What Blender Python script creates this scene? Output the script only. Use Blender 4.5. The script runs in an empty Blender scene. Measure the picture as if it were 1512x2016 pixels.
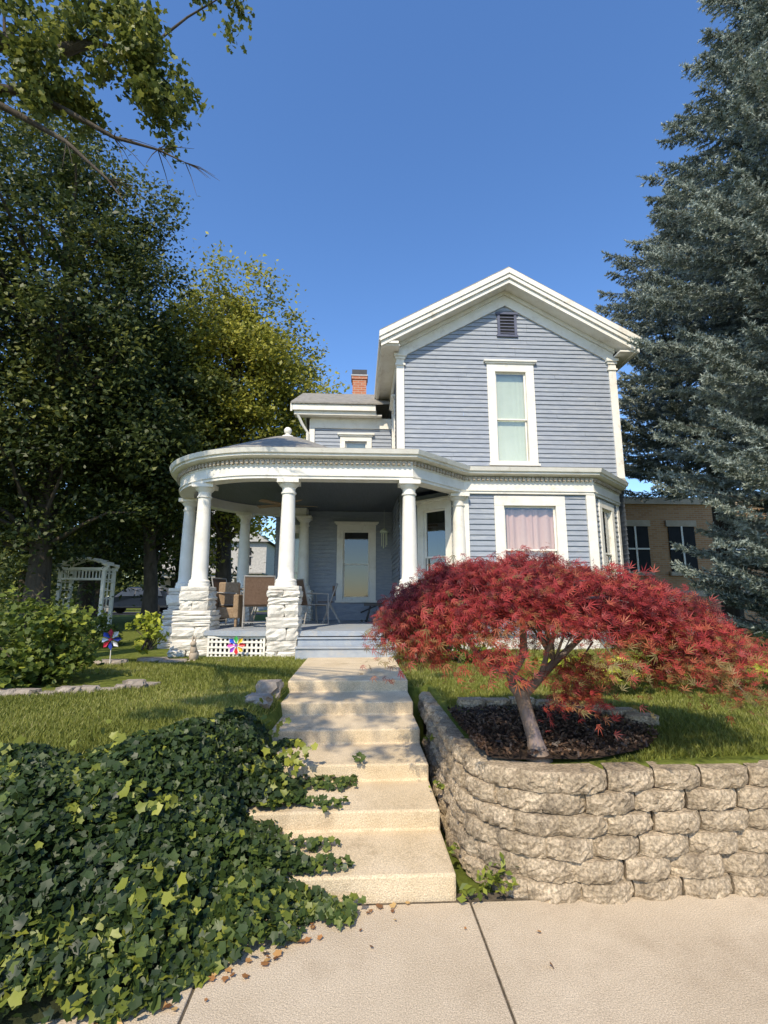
import bpy, math, random
import numpy as np
from mathutils import Vector
R = math.radians
random.seed(7); rng = np.random.default_rng(11)
S = bpy.context.scene
COL = S.collection

# ---------------------------------------------------------------- helpers
def link(ob, parent=None):
    COL.objects.link(ob)
    if parent is not None: ob.parent = parent
    return ob
def empty(name):
    return link(bpy.data.objects.new(name, None))

class MB:
    def __init__(s): s.v=[]; s.f=[]; s.m=[]
    def add(s, vs, fs, mi=0):
        o=len(s.v); s.v+= [tuple(v) for v in vs]
        for f in fs: s.f.append([i+o for i in f]); s.m.append(mi)
    def hexa(s, b, t, mi=0):
        s.add(list(b)+list(t), [(3,2,1,0),(4,5,6,7),(0,1,5,4),(1,2,6,5),(2,3,7,6),(3,0,4,7)], mi)
    def box(s, x0,x1,y0,y1,z0,z1, mi=0):
        s.hexa([(x0,y0,z0),(x1,y0,z0),(x1,y1,z0),(x0,y1,z0)],[(x0,y0,z1),(x1,y0,z1),(x1,y1,z1),(x0,y1,z1)],mi)
    def obox(s, fr, s0,s1,d0,d1,z0,z1, mi=0):
        (ox,oy),(tx,ty),(nx,ny)=fr
        def P(a,d,z): return (ox+tx*a+nx*d, oy+ty*a+ny*d, z)
        s.hexa([P(s0,d1,z0),P(s1,d1,z0),P(s1,d0,z0),P(s0,d0,z0)],[P(s0,d1,z1),P(s1,d1,z1),P(s1,d0,z1),P(s0,d0,z1)],mi)
    def prism(s, poly, z0, z1, mi=0):
        n=len(poly)
        vs=[(x,y,z0) for x,y in poly]+[(x,y,z1) for x,y in poly]
        fs=[list(range(n))[::-1], list(range(n,2*n))]+[(i,(i+1)%n,(i+1)%n+n,i+n) for i in range(n)]
        s.add(vs,fs,mi)
    def tube(s, pts, rad, n=8, mi=0, cap=True):
        pts=[Vector(p) for p in pts]
        up=Vector((0.12,0.31,0.94))
        vs=[]
        for i,p in enumerate(pts):
            a=pts[max(0,i-1)]; b=pts[min(len(pts)-1,i+1)]
            t=(b-a).normalized()
            u=t.cross(up)
            if u.length<1e-3: u=t.cross(Vector((1,0,0)))
            u.normalize(); w=t.cross(u)
            r=rad[i] if hasattr(rad,'__len__') else rad
            for k in range(n):
                an=2*math.pi*k/n
                vs.append(p+u*math.cos(an)*r+w*math.sin(an)*r)
        fs=[]
        for i in range(len(pts)-1):
            for k in range(n):
                fs.append((i*n+k,i*n+(k+1)%n,(i+1)*n+(k+1)%n,(i+1)*n+k))
        if cap:
            fs.append(list(range(n))); fs.append([len(vs)-1-k for k in range(n)])
        s.add(vs,fs,mi)
    def lathe(s, cx, cy, prof, n=24, mi=0):
        vs=[]
        for r,z in prof:
            for k in range(n):
                a=2*math.pi*k/n; vs.append((cx+r*math.cos(a),cy+r*math.sin(a),z))
        fs=[]
        for i in range(len(prof)-1):
            for k in range(n):
                fs.append((i*n+k,i*n+(k+1)%n,(i+1)*n+(k+1)%n,(i+1)*n+k))
        fs.append(list(range(n))[::-1]); fs.append([(len(prof)-1)*n+k for k in range(n)])
        s.add(vs,fs,mi)
    def build(s, name, mats, parent=None, smooth=False, bevel=0, autos=False):
        me=bpy.data.meshes.new(name); me.from_pydata(s.v,[],s.f)
        for m in (mats if isinstance(mats,(list,tuple)) else [mats]): me.materials.append(m)
        me.polygons.foreach_set('material_index', s.m)
        if smooth: me.polygons.foreach_set('use_smooth',[True]*len(s.f))
        me.update()
        ob=link(bpy.data.objects.new(name,me),parent)
        if autos:
            try: me.set_sharp_from_angle(angle=R(40))
            except Exception: pass
        if bevel:
            b=ob.modifiers.new('bevel','BEVEL'); b.width=bevel; b.segments=2; b.limit_method='ANGLE'; b.angle_limit=R(35)
        return ob

def np_mesh(name, V, F, mat, parent=None, rnd=None, smooth=False):
    V=np.ascontiguousarray(V,dtype=np.float32); F=np.ascontiguousarray(F,dtype=np.int32)
    me=bpy.data.meshes.new(name); nf,k=F.shape
    me.vertices.add(len(V)); me.vertices.foreach_set('co',V.ravel())
    me.loops.add(nf*k); me.loops.foreach_set('vertex_index',F.ravel())
    me.polygons.add(nf); me.polygons.foreach_set('loop_start',np.arange(nf,dtype=np.int32)*k)
    if smooth: me.polygons.foreach_set('use_smooth',np.ones(nf,dtype=bool))
    me.update(calc_edges=True)
    if rnd is not None:
        a=me.attributes.new('rnd','FLOAT','POINT'); a.data.foreach_set('value',np.ascontiguousarray(rnd,dtype=np.float32))
    me.materials.append(mat)
    return link(bpy.data.objects.new(name,me),parent)

def nrm(a): return a/np.maximum(np.linalg.norm(a,axis=1,keepdims=True),1e-9)
def scatter(name, P, N, size, T, F, mat, parent=None, rnd=None, tang=None):
    """template T (k,3): x side, y along, z normal. faces F."""
    n=len(P); N=nrm(N)
    t=rng.normal(size=(n,3)) if tang is None else tang
    X=nrm(np.cross(t,N)); Y=np.cross(N,X)
    T=np.asarray(T,float); F=np.asarray(F)
    size=np.asarray(size).reshape(-1,1,1)
    V=(T[None,:,0:1]*X[:,None,:]+T[None,:,1:2]*Y[:,None,:]+T[None,:,2:3]*N[:,None,:])*size+P[:,None,:]
    k=len(T)
    FF=(F[None,:,:]+(np.arange(n)*k)[:,None,None]).reshape(-1,F.shape[1])
    if rnd is None: rnd=rng.random(n)
    return np_mesh(name,V.reshape(-1,3),FF,mat,parent,np.repeat(rnd,k))

LEAF_T=[(0,-.5,0),(.28,-.05,.07),(0,.5,-.03),(-.28,-.05,.07)]; LEAF_F=[(0,1,2,3)]
IVY_T=[(0,-.38,.02),(.36,-.36,.05),(.36,-.12,.05),(.50,.10,.05),(.22,.20,.03),(0,.58,-.05),(-.22,.20,.03),(-.50,.10,.05),(-.36,-.12,.05),(-.36,-.36,.05)]
IVY_F3=[(0,1,2),(0,2,4),(2,3,4),(0,4,5),(0,5,6),(0,6,8),(6,7,8),(0,8,9)]

# ---------------------------------------------------------------- materials
def newmat(name):
    m=bpy.data.materials.new(name); m.use_nodes=True
    nt=m.node_tree; return m,nt,nt.nodes['Principled BSDF']
def pos(nt, scale=(1,1,1)):
    g=nt.nodes.new('ShaderNodeNewGeometry'); mp=nt.nodes.new('ShaderNodeMapping')
    mp.inputs['Scale'].default_value=scale
    nt.links.new(g.outputs['Position'],mp.inputs['Vector']); return mp.outputs['Vector']
def noise(nt, vec, scale, detail=6, rough=.6):
    n=nt.nodes.new('ShaderNodeTexNoise'); n.inputs['Scale'].default_value=scale
    n.inputs['Detail'].default_value=detail; n.inputs['Roughness'].default_value=rough
    nt.links.new(vec,n.inputs['Vector']); return n.outputs['Fac']
def ramp(nt, fac, stops):
    r=nt.nodes.new('ShaderNodeValToRGB'); e=r.color_ramp.elements
    while len(e)<len(stops): e.new(.5)
    for i,(p,c) in enumerate(stops):
        e[i].position=p; e[i].color=(*c,1) if len(c)==3 else c
    nt.links.new(fac,r.inputs['Fac']); return r.outputs['Color']
def mixc(nt, a, b, fac, mode='MIX'):
    m=nt.nodes.new('ShaderNodeMix'); m.data_type='RGBA'; m.blend_type=mode
    for s,v in ((m.inputs[0],fac),(m.inputs[6],a),(m.inputs[7],b)):
        if isinstance(v,(int,float)): s.default_value=v
        elif isinstance(v,(tuple,list)): s.default_value=(*v,1)
        else: nt.links.new(v,s)
    return m.outputs[2]
def bump(nt, bsdf, h, strength, dist=.02):
    b=nt.nodes.new('ShaderNodeBump'); b.inputs['Strength'].default_value=strength; b.inputs['Distance'].default_value=dist
    nt.links.new(h,b.inputs['Height']); nt.links.new(b.outputs['Normal'],bsdf.inputs['Normal'])
def surf(name, c1, c2, scale=3, rough=.7, bs=0, bscale=60, c3=None, s3=.8, vscale=(1,1,1), spec=.3, speck=0, lo3=.52, hi3=.72):
    m,nt,b=newmat(name); v=pos(nt,vscale)
    col=ramp(nt,noise(nt,v,scale,8,.65),[(.32,c1),(.68,c2)])
    if c3 is not None:
        f=ramp(nt,noise(nt,v,s3,7,.72),[(lo3,(0,0,0)),(hi3,(1,1,1))])
        col=mixc(nt,col,c3,f)
    if speck:
        f=ramp(nt,noise(nt,v,bscale*1.5,2,.5),[(.35,(1-speck,)*3),(.65,(1+speck*.4,)*3)])
        col=mixc(nt,col,f,1.0,'MULTIPLY')
    nt.links.new(col,b.inputs['Base Color']); b.inputs['Roughness'].default_value=rough
    b.inputs['Specular IOR Level'].default_value=spec
    if bs: bump(nt,b,noise(nt,v,bscale,5,.7),bs)
    return m
def leafmat(name, stops, trans=.35, rough=.5, spec=.35):
    m,nt,b=newmat(name)
    a=nt.nodes.new('ShaderNodeAttribute'); a.attribute_name='rnd'
    col=ramp(nt,a.outputs['Fac'],stops)
    nt.links.new(col,b.inputs['Base Color']); b.inputs['Roughness'].default_value=rough
    b.inputs['Specular IOR Level'].default_value=spec
    t=nt.nodes.new('ShaderNodeBsdfTranslucent')
    nt.links.new(col,t.inputs['Color'])
    mx=nt.nodes.new('ShaderNodeMixShader'); mx.inputs[0].default_value=trans
    nt.links.new(b.outputs[0],mx.inputs[1]); nt.links.new(t.outputs[0],mx.inputs[2])
    nt.links.new(mx.outputs[0],nt.nodes['Material Output'].inputs['Surface'])
    return m

WHITE=surf('white_paint',(.75,.71,.62),(.85,.82,.74),4,.55,.15,40,c3=(.56,.50,.40),s3=2.6,lo3=.56,hi3=.76)
WHITE_STONE=surf('painted_stone',(.60,.56,.48),(.80,.76,.67),7,.8,.8,18,c3=(.36,.32,.26),s3=3.5)
BLUE=surf('blue_siding',(.25,.28,.33),(.34,.37,.415),5,.6,.25,30,c3=(.44,.45,.45),s3=2.4,vscale=(1,1,5),lo3=.54,hi3=.78)
BLUE_D=surf('blue_floor_paint',(.28,.32,.37),(.38,.41,.43),5,.55,.2,30,c3=(.44,.42,.38),s3=4)
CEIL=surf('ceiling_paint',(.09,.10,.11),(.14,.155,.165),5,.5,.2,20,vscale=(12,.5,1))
SHING=surf('shingles',(.20,.19,.17),(.34,.32,.28),9,.9,.5,60,c3=(.15,.15,.14),s3=3)
CONC=surf('step_concrete',(.62,.49,.31),(.78,.64,.44),2.6,.85,.5,90,c3=(.40,.30,.18),s3=3.4,speck=.28,lo3=.55,hi3=.82)
WALKC=surf('sidewalk_concrete',(.57,.46,.32),(.70,.58,.42),1.5,.9,.5,110,c3=(.46,.36,.245),s3=1.8,speck=.32,lo3=.52,hi3=.80)
JOINT=surf('joint_dirt',(.05,.04,.028),(.16,.13,.09),20,.95,.5,60)
BLOCK=surf('wall_block',(.33,.255,.165),(.68,.55,.385),7,.95,1.0,45,c3=(.20,.16,.115),s3=4,speck=.42,lo3=.52,hi3=.76)
ROCK=surf('rock',(.24,.20,.16),(.42,.36,.29),5,.9,.8,30)
MULCH=surf('mulch',(.020,.013,.009),(.075,.048,.032),30,.95,1,60)
SOIL=surf('undergrowth',(.010,.014,.005),(.03,.035,.010),12,.95,.6,40)
ASPH=surf('asphalt',(.045,.045,.047),(.065,.063,.06),4,.9,.5,150)
BARK=surf('bark',(.04,.032,.024),(.11,.09,.068),6,.9,1,30,vscale=(1,1,.3))
BARKM=surf('maple_bark',(.14,.10,.075),(.32,.24,.18),8,.85,.8,30,vscale=(1,1,.3),c3=(.10,.10,.17),s3=4)
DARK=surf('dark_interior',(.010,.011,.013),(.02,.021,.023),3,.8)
BLACK=surf('black_metal',(.012,.012,.013),(.025,.025,.026),8,.4,spec=.5)
BROWN=surf('sling_fabric',(.13,.08,.05),(.19,.12,.08),30,.8,.3,120)
METAL=surf('grey_metal',(.28,.26,.23),(.36,.34,.31),8,.4,spec=.6)
WOOD=surf('wicker',(.24,.16,.09),(.38,.27,.17),25,.7,.6,60)
PINK=surf('pink_curtain',(.60,.38,.33),(.76,.52,.46),2,.9,vscale=(4,4,.3))
LINEN=surf('white_blind',(.60,.65,.50),(.72,.76,.62),1,.9)
VENT=surf('vent_paint',(.09,.10,.15),(.13,.14,.20),6,.7)
SAND=surf('tan_stone',(.40,.32,.23),(.52,.43,.32),3,.85,.4,20)
TILE=surf('dentil_paint',(.34,.28,.2),(.5,.43,.33),9,.8)
AGED=surf('aged_white',(.34,.33,.30),(.52,.50,.45),6,.8)
def plain(name,c,rough=.5,spec=.5):
    return surf(name,tuple(x*.9 for x in c),tuple(min(1,x*1.08) for x in c),6,rough,spec=spec)
GREY=plain('grey_paint',(.4,.4,.4))
CARP=plain('car_paint',(.012,.018,.03),.2)
TYRE=plain('tyre_rubber',(.015,.015,.015),.9)
m,nt,b=newmat('ground_turf'); v=pos(nt)
c=ramp(nt,noise(nt,v,9,8,.7),[(.3,(.08,.10,.02)),(.55,(.17,.20,.045)),(.75,(.28,.25,.10))])
c=mixc(nt,c,ramp(nt,noise(nt,v,.5,4,.6),[(.4,(.7,.75,.6)),(.7,(1.1,1.05,.9))]),1.0,'MULTIPLY')
nt.links.new(c,b.inputs['Base Color']); b.inputs['Roughness'].default_value=.95; b.inputs['Specular IOR Level'].default_value=.1
bump(nt,b,noise(nt,v,80,4,.7),.8); TURF=m
def brickmat(name,c1,c2,mortar):
    m,nt,b=newmat(name)
    g=nt.nodes.new('ShaderNodeNewGeometry'); sx=nt.nodes.new('ShaderNodeSeparateXYZ'); nt.links.new(g.outputs['Position'],sx.inputs[0])
    ad=nt.nodes.new('ShaderNodeMath'); ad.operation='ADD'; nt.links.new(sx.outputs[0],ad.inputs[0]); nt.links.new(sx.outputs[1],ad.inputs[1])
    cb=nt.nodes.new('ShaderNodeCombineXYZ'); nt.links.new(ad.outputs[0],cb.inputs[0]); nt.links.new(sx.outputs[2],cb.inputs[1])
    br=nt.nodes.new('ShaderNodeTexBrick'); nt.links.new(cb.outputs[0],br.inputs['Vector'])
    br.inputs['Color1'].default_value=(*c1,1); br.inputs['Color2'].default_value=(*c2,1); br.inputs['Mortar'].default_value=(*mortar,1)
    br.inputs['Scale'].default_value=1; br.inputs['Brick Width'].default_value=.22; br.inputs['Row Height'].default_value=.075; br.inputs['Mortar Size'].default_value=.008
    nt.links.new(br.outputs['Color'],b.inputs['Base Color']); b.inputs['Roughness'].default_value=.9
    return m
BRICK=brickmat('tan_brick',(.36,.18,.08),(.45,.25,.12),(.38,.30,.2))
BRICKR=brickmat('red_brick',(.38,.12,.06),(.46,.17,.08),(.4,.33,.26))
m,nt,b=newmat('window_glass')
tr=nt.nodes.new('ShaderNodeBsdfTransparent'); tr.inputs[0].default_value=(.90,.92,.90,1)
gl=nt.nodes.new('ShaderNodeBsdfGlossy'); gl.inputs['Roughness'].default_value=.03; gl.inputs['Color'].default_value=(.9,.95,1,1)
lw=nt.nodes.new('ShaderNodeLayerWeight'); lw.inputs['Blend'].default_value=.3
pw=nt.nodes.new('ShaderNodeMapRange'); pw.inputs['From Min'].default_value=0; pw.inputs['From Max'].default_value=1; pw.inputs['To Min'].default_value=.08; pw.inputs['To Max'].default_value=.75
nt.links.new(lw.outputs['Facing'],pw.inputs['Value'])
mx=nt.nodes.new('ShaderNodeMixShader'); nt.links.new(pw.outputs[0],mx.inputs[0]); nt.links.new(tr.outputs[0],mx.inputs[1]); nt.links.new(gl.outputs[0],mx.inputs[2])
nt.links.new(mx.outputs[0],nt.nodes['Material Output'].inputs['Surface']); GLASS=m

IVYM=leafmat('ivy_leaf',[(0,(.016,.030,.009)),(.5,(.042,.070,.016)),(.78,(.095,.13,.025)),(.93,(.20,.22,.03)),(1,(.30,.31,.04))],.2,rough=.45,spec=.35)
GRASSM=leafmat('grass_blade',[(0,(.12,.14,.022)),(.5,(.27,.29,.055)),(.85,(.42,.40,.13)),(1,(.50,.44,.21))],.35)
OAKM=leafmat('dark_leaf',[(0,(.030,.048,.014)),(.5,(.085,.11,.028)),(1,(.23,.24,.05))],.32)
LIMEM=leafmat('light_leaf',[(0,(.12,.13,.02)),(.5,(.32,.32,.045)),(1,(.50,.45,.065))],.38)
STRM=leafmat('street_leaf',[(0,(.06,.085,.022)),(.6,(.16,.19,.04)),(1,(.32,.33,.07))],.42)
SPRM=leafmat('spruce_needle',[(0,(.055,.078,.062)),(.5,(.21,.25,.21)),(1,(.42,.47,.41))],.15,rough=.6)
REDM=leafmat('red_leaf',[(0,(.07,.012,.012)),(.3,(.20,.022,.024)),(.6,(.47,.06,.055)),(.76,(.42,.11,.05)),(.88,(.32,.16,.06)),(1,(.22,.18,.065))],.28)
HOSM=leafmat('hosta_leaf',[(0,(.16,.20,.02)),(.6,(.40,.44,.045)),(1,(.58,.58,.09))],.35)
SHRM=leafmat('shrub_leaf',[(0,(.04,.07,.012)),(.6,(.13,.17,.024)),(1,(.32,.35,.05))],.3)
FARM=leafmat('far_leaf',[(0,(.05,.07,.02)),(.6,(.13,.16,.035)),(1,(.26,.28,.07))],.3)

# ---------------------------------------------------------------- terrain
RISE=.127; Y0=3.09; RUN=.54; LAND=RISE*6
AC=(1.23,3.60)
def ylo(x): return np.interp(x,[-6,-2.5,-.92,-.34,-.1],[1.9,2.1,2.4,2.76,3.05])
def yhi(x): return np.interp(x,[-6,-2.3,-1.5,-.8],[3.0,3.12,3.4,4.0])
def stepz(y):
    k=np.clip(np.floor((y-Y0)/RUN)+1,0,6); return k*RISE
def rampz(y): return np.clip((y-Y0+.2)/RUN*RISE,0,.762)
def bank(x,y):
    t=(y-ylo(x))/(yhi(x)-ylo(x)); z=-.03+.71*np.clip(t,0,1)**.75*np.where(t>0,1,0)
    return np.minimum(z, rampz(y)+.03+np.clip(-.72-x,0,5)*1.0)
def terr(x,y):
    x=np.asarray(x,float); y=np.asarray(y,float)
    und=.015*np.sin(x*1.3+.5)*np.cos(y*1.1)
    up=.67+np.clip((y-3.5)*.008,0,.04)+und
    left=np.minimum(bank(x,y),.68)+np.where(y>yhi(x),und+np.clip((y-3.5)*.008,0,.04),0)
    mid=np.clip((y-3.35)/RUN*RISE-.1,-.03,.62)
    corner=(x<AC[0])&(y<AC[1])
    ins=(x>.76)&(y>3.16+np.clip(x-1.2,0,20)*.03)&(~corner|(np.hypot(x-AC[0],y-AC[1])<.45))
    right=np.where(ins,up-.02,-.03)
    z=np.where(x<-.74,left,np.where(x<.6,mid,right))
    z=np.where((x>=.6)&(x<=.76)&(y>5.9),.66,z)
    z=np.where((x>-.74)&(x<.76)&(y>5.95),.66,z)
    z=np.where(y<-.62,-.22,z)
    z=np.where(y<-9,-.03,z)
    d=np.hypot(x,y-10)
    z=z+np.where(d>45,np.clip((d-45)*.002,0,1.0),0)
    return z
def coords(a,b,fa,fb,st):
    c=list(np.arange(fa,fb+1e-6,st)); out=[];s=st;v=fa
    while v>a:
        s*=1.35;v-=s; out.append(max(v,a))
    c=out[::-1]+c; s=st;v=fb
    while v<b:
        s*=1.35;v+=s;c.append(min(v,b))
    return np.array(c)
xs=coords(-400,400,-6,9,.05); ys=coords(-300,500,1.8,6.2,.05)
ys=np.unique(np.concatenate([ys,[-.63,-.61,-8.99,-9.01]]))
X,Y=np.meshgrid(xs,ys); Z=terr(X,Y)
V=np.stack([X,Y,Z],-1).reshape(-1,3); nx,ny=len(xs),len(ys)
i=np.arange(nx-1)[None,:]+np.arange(ny-1)[:,None]*nx
F=np.stack([i,i+1,i+1+nx,i+nx],-1).reshape(-1,4)
np_mesh('ground',V,F,TURF,smooth=True)

sw=empty('sidewalk'); mb=MB()
jx=[-20,-18,-16,-14,-12,-10.01,-8.68,-7.35,-6.02,-4.69,-3.36,-2.03,-.69,.64,2.55,4.4,6.2,8,10,12,14,16,18,20,22]
for a,b in zip(jx[:-1],jx[1:]): mb.box(a+.006,b-.006,.9,3.06,-.12,0)
mb.build('slabs',WALKC,sw,bevel=.006)
mb=MB(); mb.box(-20,22,.88,3.16,-.14,-.010); mb.build('joint_bed',JOINT,sw)
mb=MB(); mb.box(-60,60,-.78,-.62,-.3,.0); mb.build('kerb',WALKC,bevel=.02)
mb=MB(); mb.box(-150,150,-8.9,-.78,-.25,-.13); mb.build('road',ASPH)

# ---------------------------------------------------------------- garden steps + walkway
mb=MB(); prof=[(Y0,-.05)]
y=Y0
for k in range(6):
    prof.append((y,(k+1)*RISE)); y2=y+RUN
    if k<5: prof.append((y2,(k+1)*RISE+.006)); y=y2
prof+= [(5.95,LAND),(5.95,-.05)]
def extr(mb,prof,x0,x1,mi=0):
    n=len(prof); vs=[(x0,a,b) for a,b in prof]+[(x1,a,b) for a,b in prof]
    mb.add(vs,[list(range(n)),list(range(2*n-1,n-1,-1))]+[(i+n,(i+1)%n+n,(i+1)%n,i) for i in range(n)],mi)
extr(mb,prof,-.76,.57); mb.build('garden_steps',CONC,bevel=.014)
mb=MB(); mb.box(-.76,.57,5.962,8.02,.5,LAND); mb.build('walkway',CONC,bevel=.01)

# ---------------------------------------------------------------- retaining wall
def wallpath():
    p=[(.64,5.9),(.63,AC[1])]
    for a in np.linspace(180,270,14)[1:]: p.append((AC[0]+.6*math.cos(R(a)),AC[1]+.6*math.sin(R(a))))
    p+=[(2.6,3.05),(14,3.38)]; return p
def along(path):
    P=np.array(path); d=np.hypot(*np.diff(P,axis=0).T); c=np.concatenate([[0],np.cumsum(d)])
    def at(s):
        s=min(max(s,0),c[-1]-1e-6); i=int(np.searchsorted(c,s,side='right')-1); t=(s-c[i])/d[i]
        q=P[i]+(P[i+1]-P[i])*t; return q
    return at,c[-1]
at,L=along(wallpath())
parent=empty('retaining_wall'); mb=MB()
NC=6; CH=.112
for c in range(NC):
    s=.02+(c%2)*.15 + rng.random()*.03
    z0=c*CH-.02; z1=z0+CH-.005
    while s<L-.35:
        w=.30*(1+rng.uniform(-.07,.07))
        a=at(s+.005); b=at(s+w-.005); mid=at(s+w/2)
        if mid[1]>3.6 and z1 < float(stepz(mid[1]))-.2: s+=w; continue
        t=b-a; l=np.hypot(*t); t=t/l; n=np.array([t[1],-t[0]])
        back=c*.012+rng.uniform(-.010,.010); tilt=rng.normal()*.008
        nu,nv=13,6
        vs=[]
        prof=[-.012,.004,.020,.030,.034,.035,.036,.035,.034,.030,.020,.004,-.012]
        sk=rng.uniform(-.008,.008)
        for j in range(nv):
            for i in range(nu):
                u=i/(nu-1); vv=j/(nv-1)
                d=prof[i]+.010*math.sin(math.pi*vv)+rng.normal()*.0055-back-.028+tilt*(u-.5)*2+sk*(vv-.5)
                if j in(0,nv-1): d-=.006
                q=a+t*l*u+n*d
                vs.append((q[0],q[1],z0+(z1-z0)*vv+ (rng.normal()*.003 if 0<j<nv-1 else 0)+rng.uniform(-.003,.003)))
        o=len(vs)
        for zz in(z0,z1):
            for u in(.12,.88):
                q=a+t*l*u-n*.24; vs.append((q[0],q[1],zz))
        fs=[(j*nu+i,j*nu+i+1,(j+1)*nu+i+1,(j+1)*nu+i) for j in range(nv-1) for i in range(nu-1)]
        top=[(nv-1)*nu+i for i in range(nu)]
        fs.append(top+[o+3,o+2]); fs.append([0,o,o+1]+list(range(nu-1,0,-1)))
        fs.append([j*nu for j in range(nv)][::-1]+[o,o+2])
        fs.append([j*nu+nu-1 for j in range(nv)]+[o+3,o+1])
        mb.add(vs,fs)
        s+=w
mb.build('blocks',BLOCK,parent)
def offs(path,d):
    P=np.array(path,float); out=[]
    for i in range(len(P)):
        if i==0: t=P[1]-P[0]; t/=np.hypot(*t); m=np.array([t[1],-t[0]])
        elif i==len(P)-1: t=P[-1]-P[-2]; t/=np.hypot(*t); m=np.array([t[1],-t[0]])
        else:
            t1=P[i]-P[i-1]; t1/=np.hypot(*t1); t2=P[i+1]-P[i]; t2/=np.hypot(*t2)
            n1=np.array([t1[1],-t1[0]]); n2=np.array([t2[1],-t2[0]]); m=n1+n2; m/= (m@n1)
        out.append(P[i]+m*d)
    return out
def sweep(mb,path,prof,mi=0,cap=True):
    k=len(prof); n=len(path); vs=[]
    rows=[offs(path,d) for d,z in prof]
    for i in range(n):
        for j,(d,z) in enumerate(prof): vs.append((rows[j][i][0],rows[j][i][1],z))
    fs=[(i*k+j,(i+1)*k+j,(i+1)*k+(j+1)%k,i*k+(j+1)%k) for i in range(n-1) for j in range(k)]
    if cap: fs+=[list(range(k)),[ (n-1)*k+j for j in range(k)][::-1]]
    mb.add(vs,fs,mi)
mb=MB(); sweep(mb,wallpath(),[(-.11,-.05),(-.11,.60),(-.24,.60),(-.24,-.05)]); mb.build('backfill',MULCH,parent)

# ---------------------------------------------------------------- HOUSE
house=empty('blue_house')
def frame(p0,p1):
    p0=np.array(p0,float);p1=np.array(p1,float); t=p1-p0; l=np.hypot(*t); t/=l
    return (tuple(p0),tuple(t),(t[1],-t[0])),l
EXP=.105
def siding(mb,p0,p1,z0,z1,holes=(),clip=None,mi=0):
    fr,l=frame(p0,p1); (ox,oy),(tx,ty),(nx_,ny_)=fr
    z=z0
    while z<z1-.01:
        zt=min(z+EXP,z1)
        a0,a1=(0,l) if clip is None else clip((z+zt)/2)
        iv=[(a0,a1)] if a1>a0 else []
        for (h0,h1,hz0,hz1) in holes:
            if zt>hz0+.02 and z<hz1-.02:
                new=[]
                for a,b in iv:
                    if h0>a: new.append((a,min(b,h0)))
                    if h1<b: new.append((max(a,h1),b))
                iv=[q for q in new if q[1]-q[0]>.005]
        for a,b in iv:
            cuts=[a]; q=a+rng.uniform(.6,3)
            while q<b-.4: cuts.append(q); q+=rng.uniform(1.6,3.4)
            cuts.append(b)
            for c0,c1 in zip(cuts[:-1],cuts[1:]):
                e=rng.uniform(0,.006); c1_=c1-.003; dz=rng.uniform(-.003,.003)
                def Pt(s,d,zz): return (ox+tx*s+nx_*d,oy+ty*s+ny_*d,zz)
                vs=[Pt(c0,.024+e,z+dz),Pt(c1_,.024+e,z+dz),Pt(c1_,.004,zt+.008),Pt(c0,.004,zt+.008),Pt(c0,-.01,z+dz),Pt(c1_,-.01,z+dz)]
                mb.add(vs,[(0,1,2,3),(4,5,1,0)],mi)
        z+=EXP
win=MB()
WM=[WHITE,GLASS,DARK,LINEN,PINK]
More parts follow.
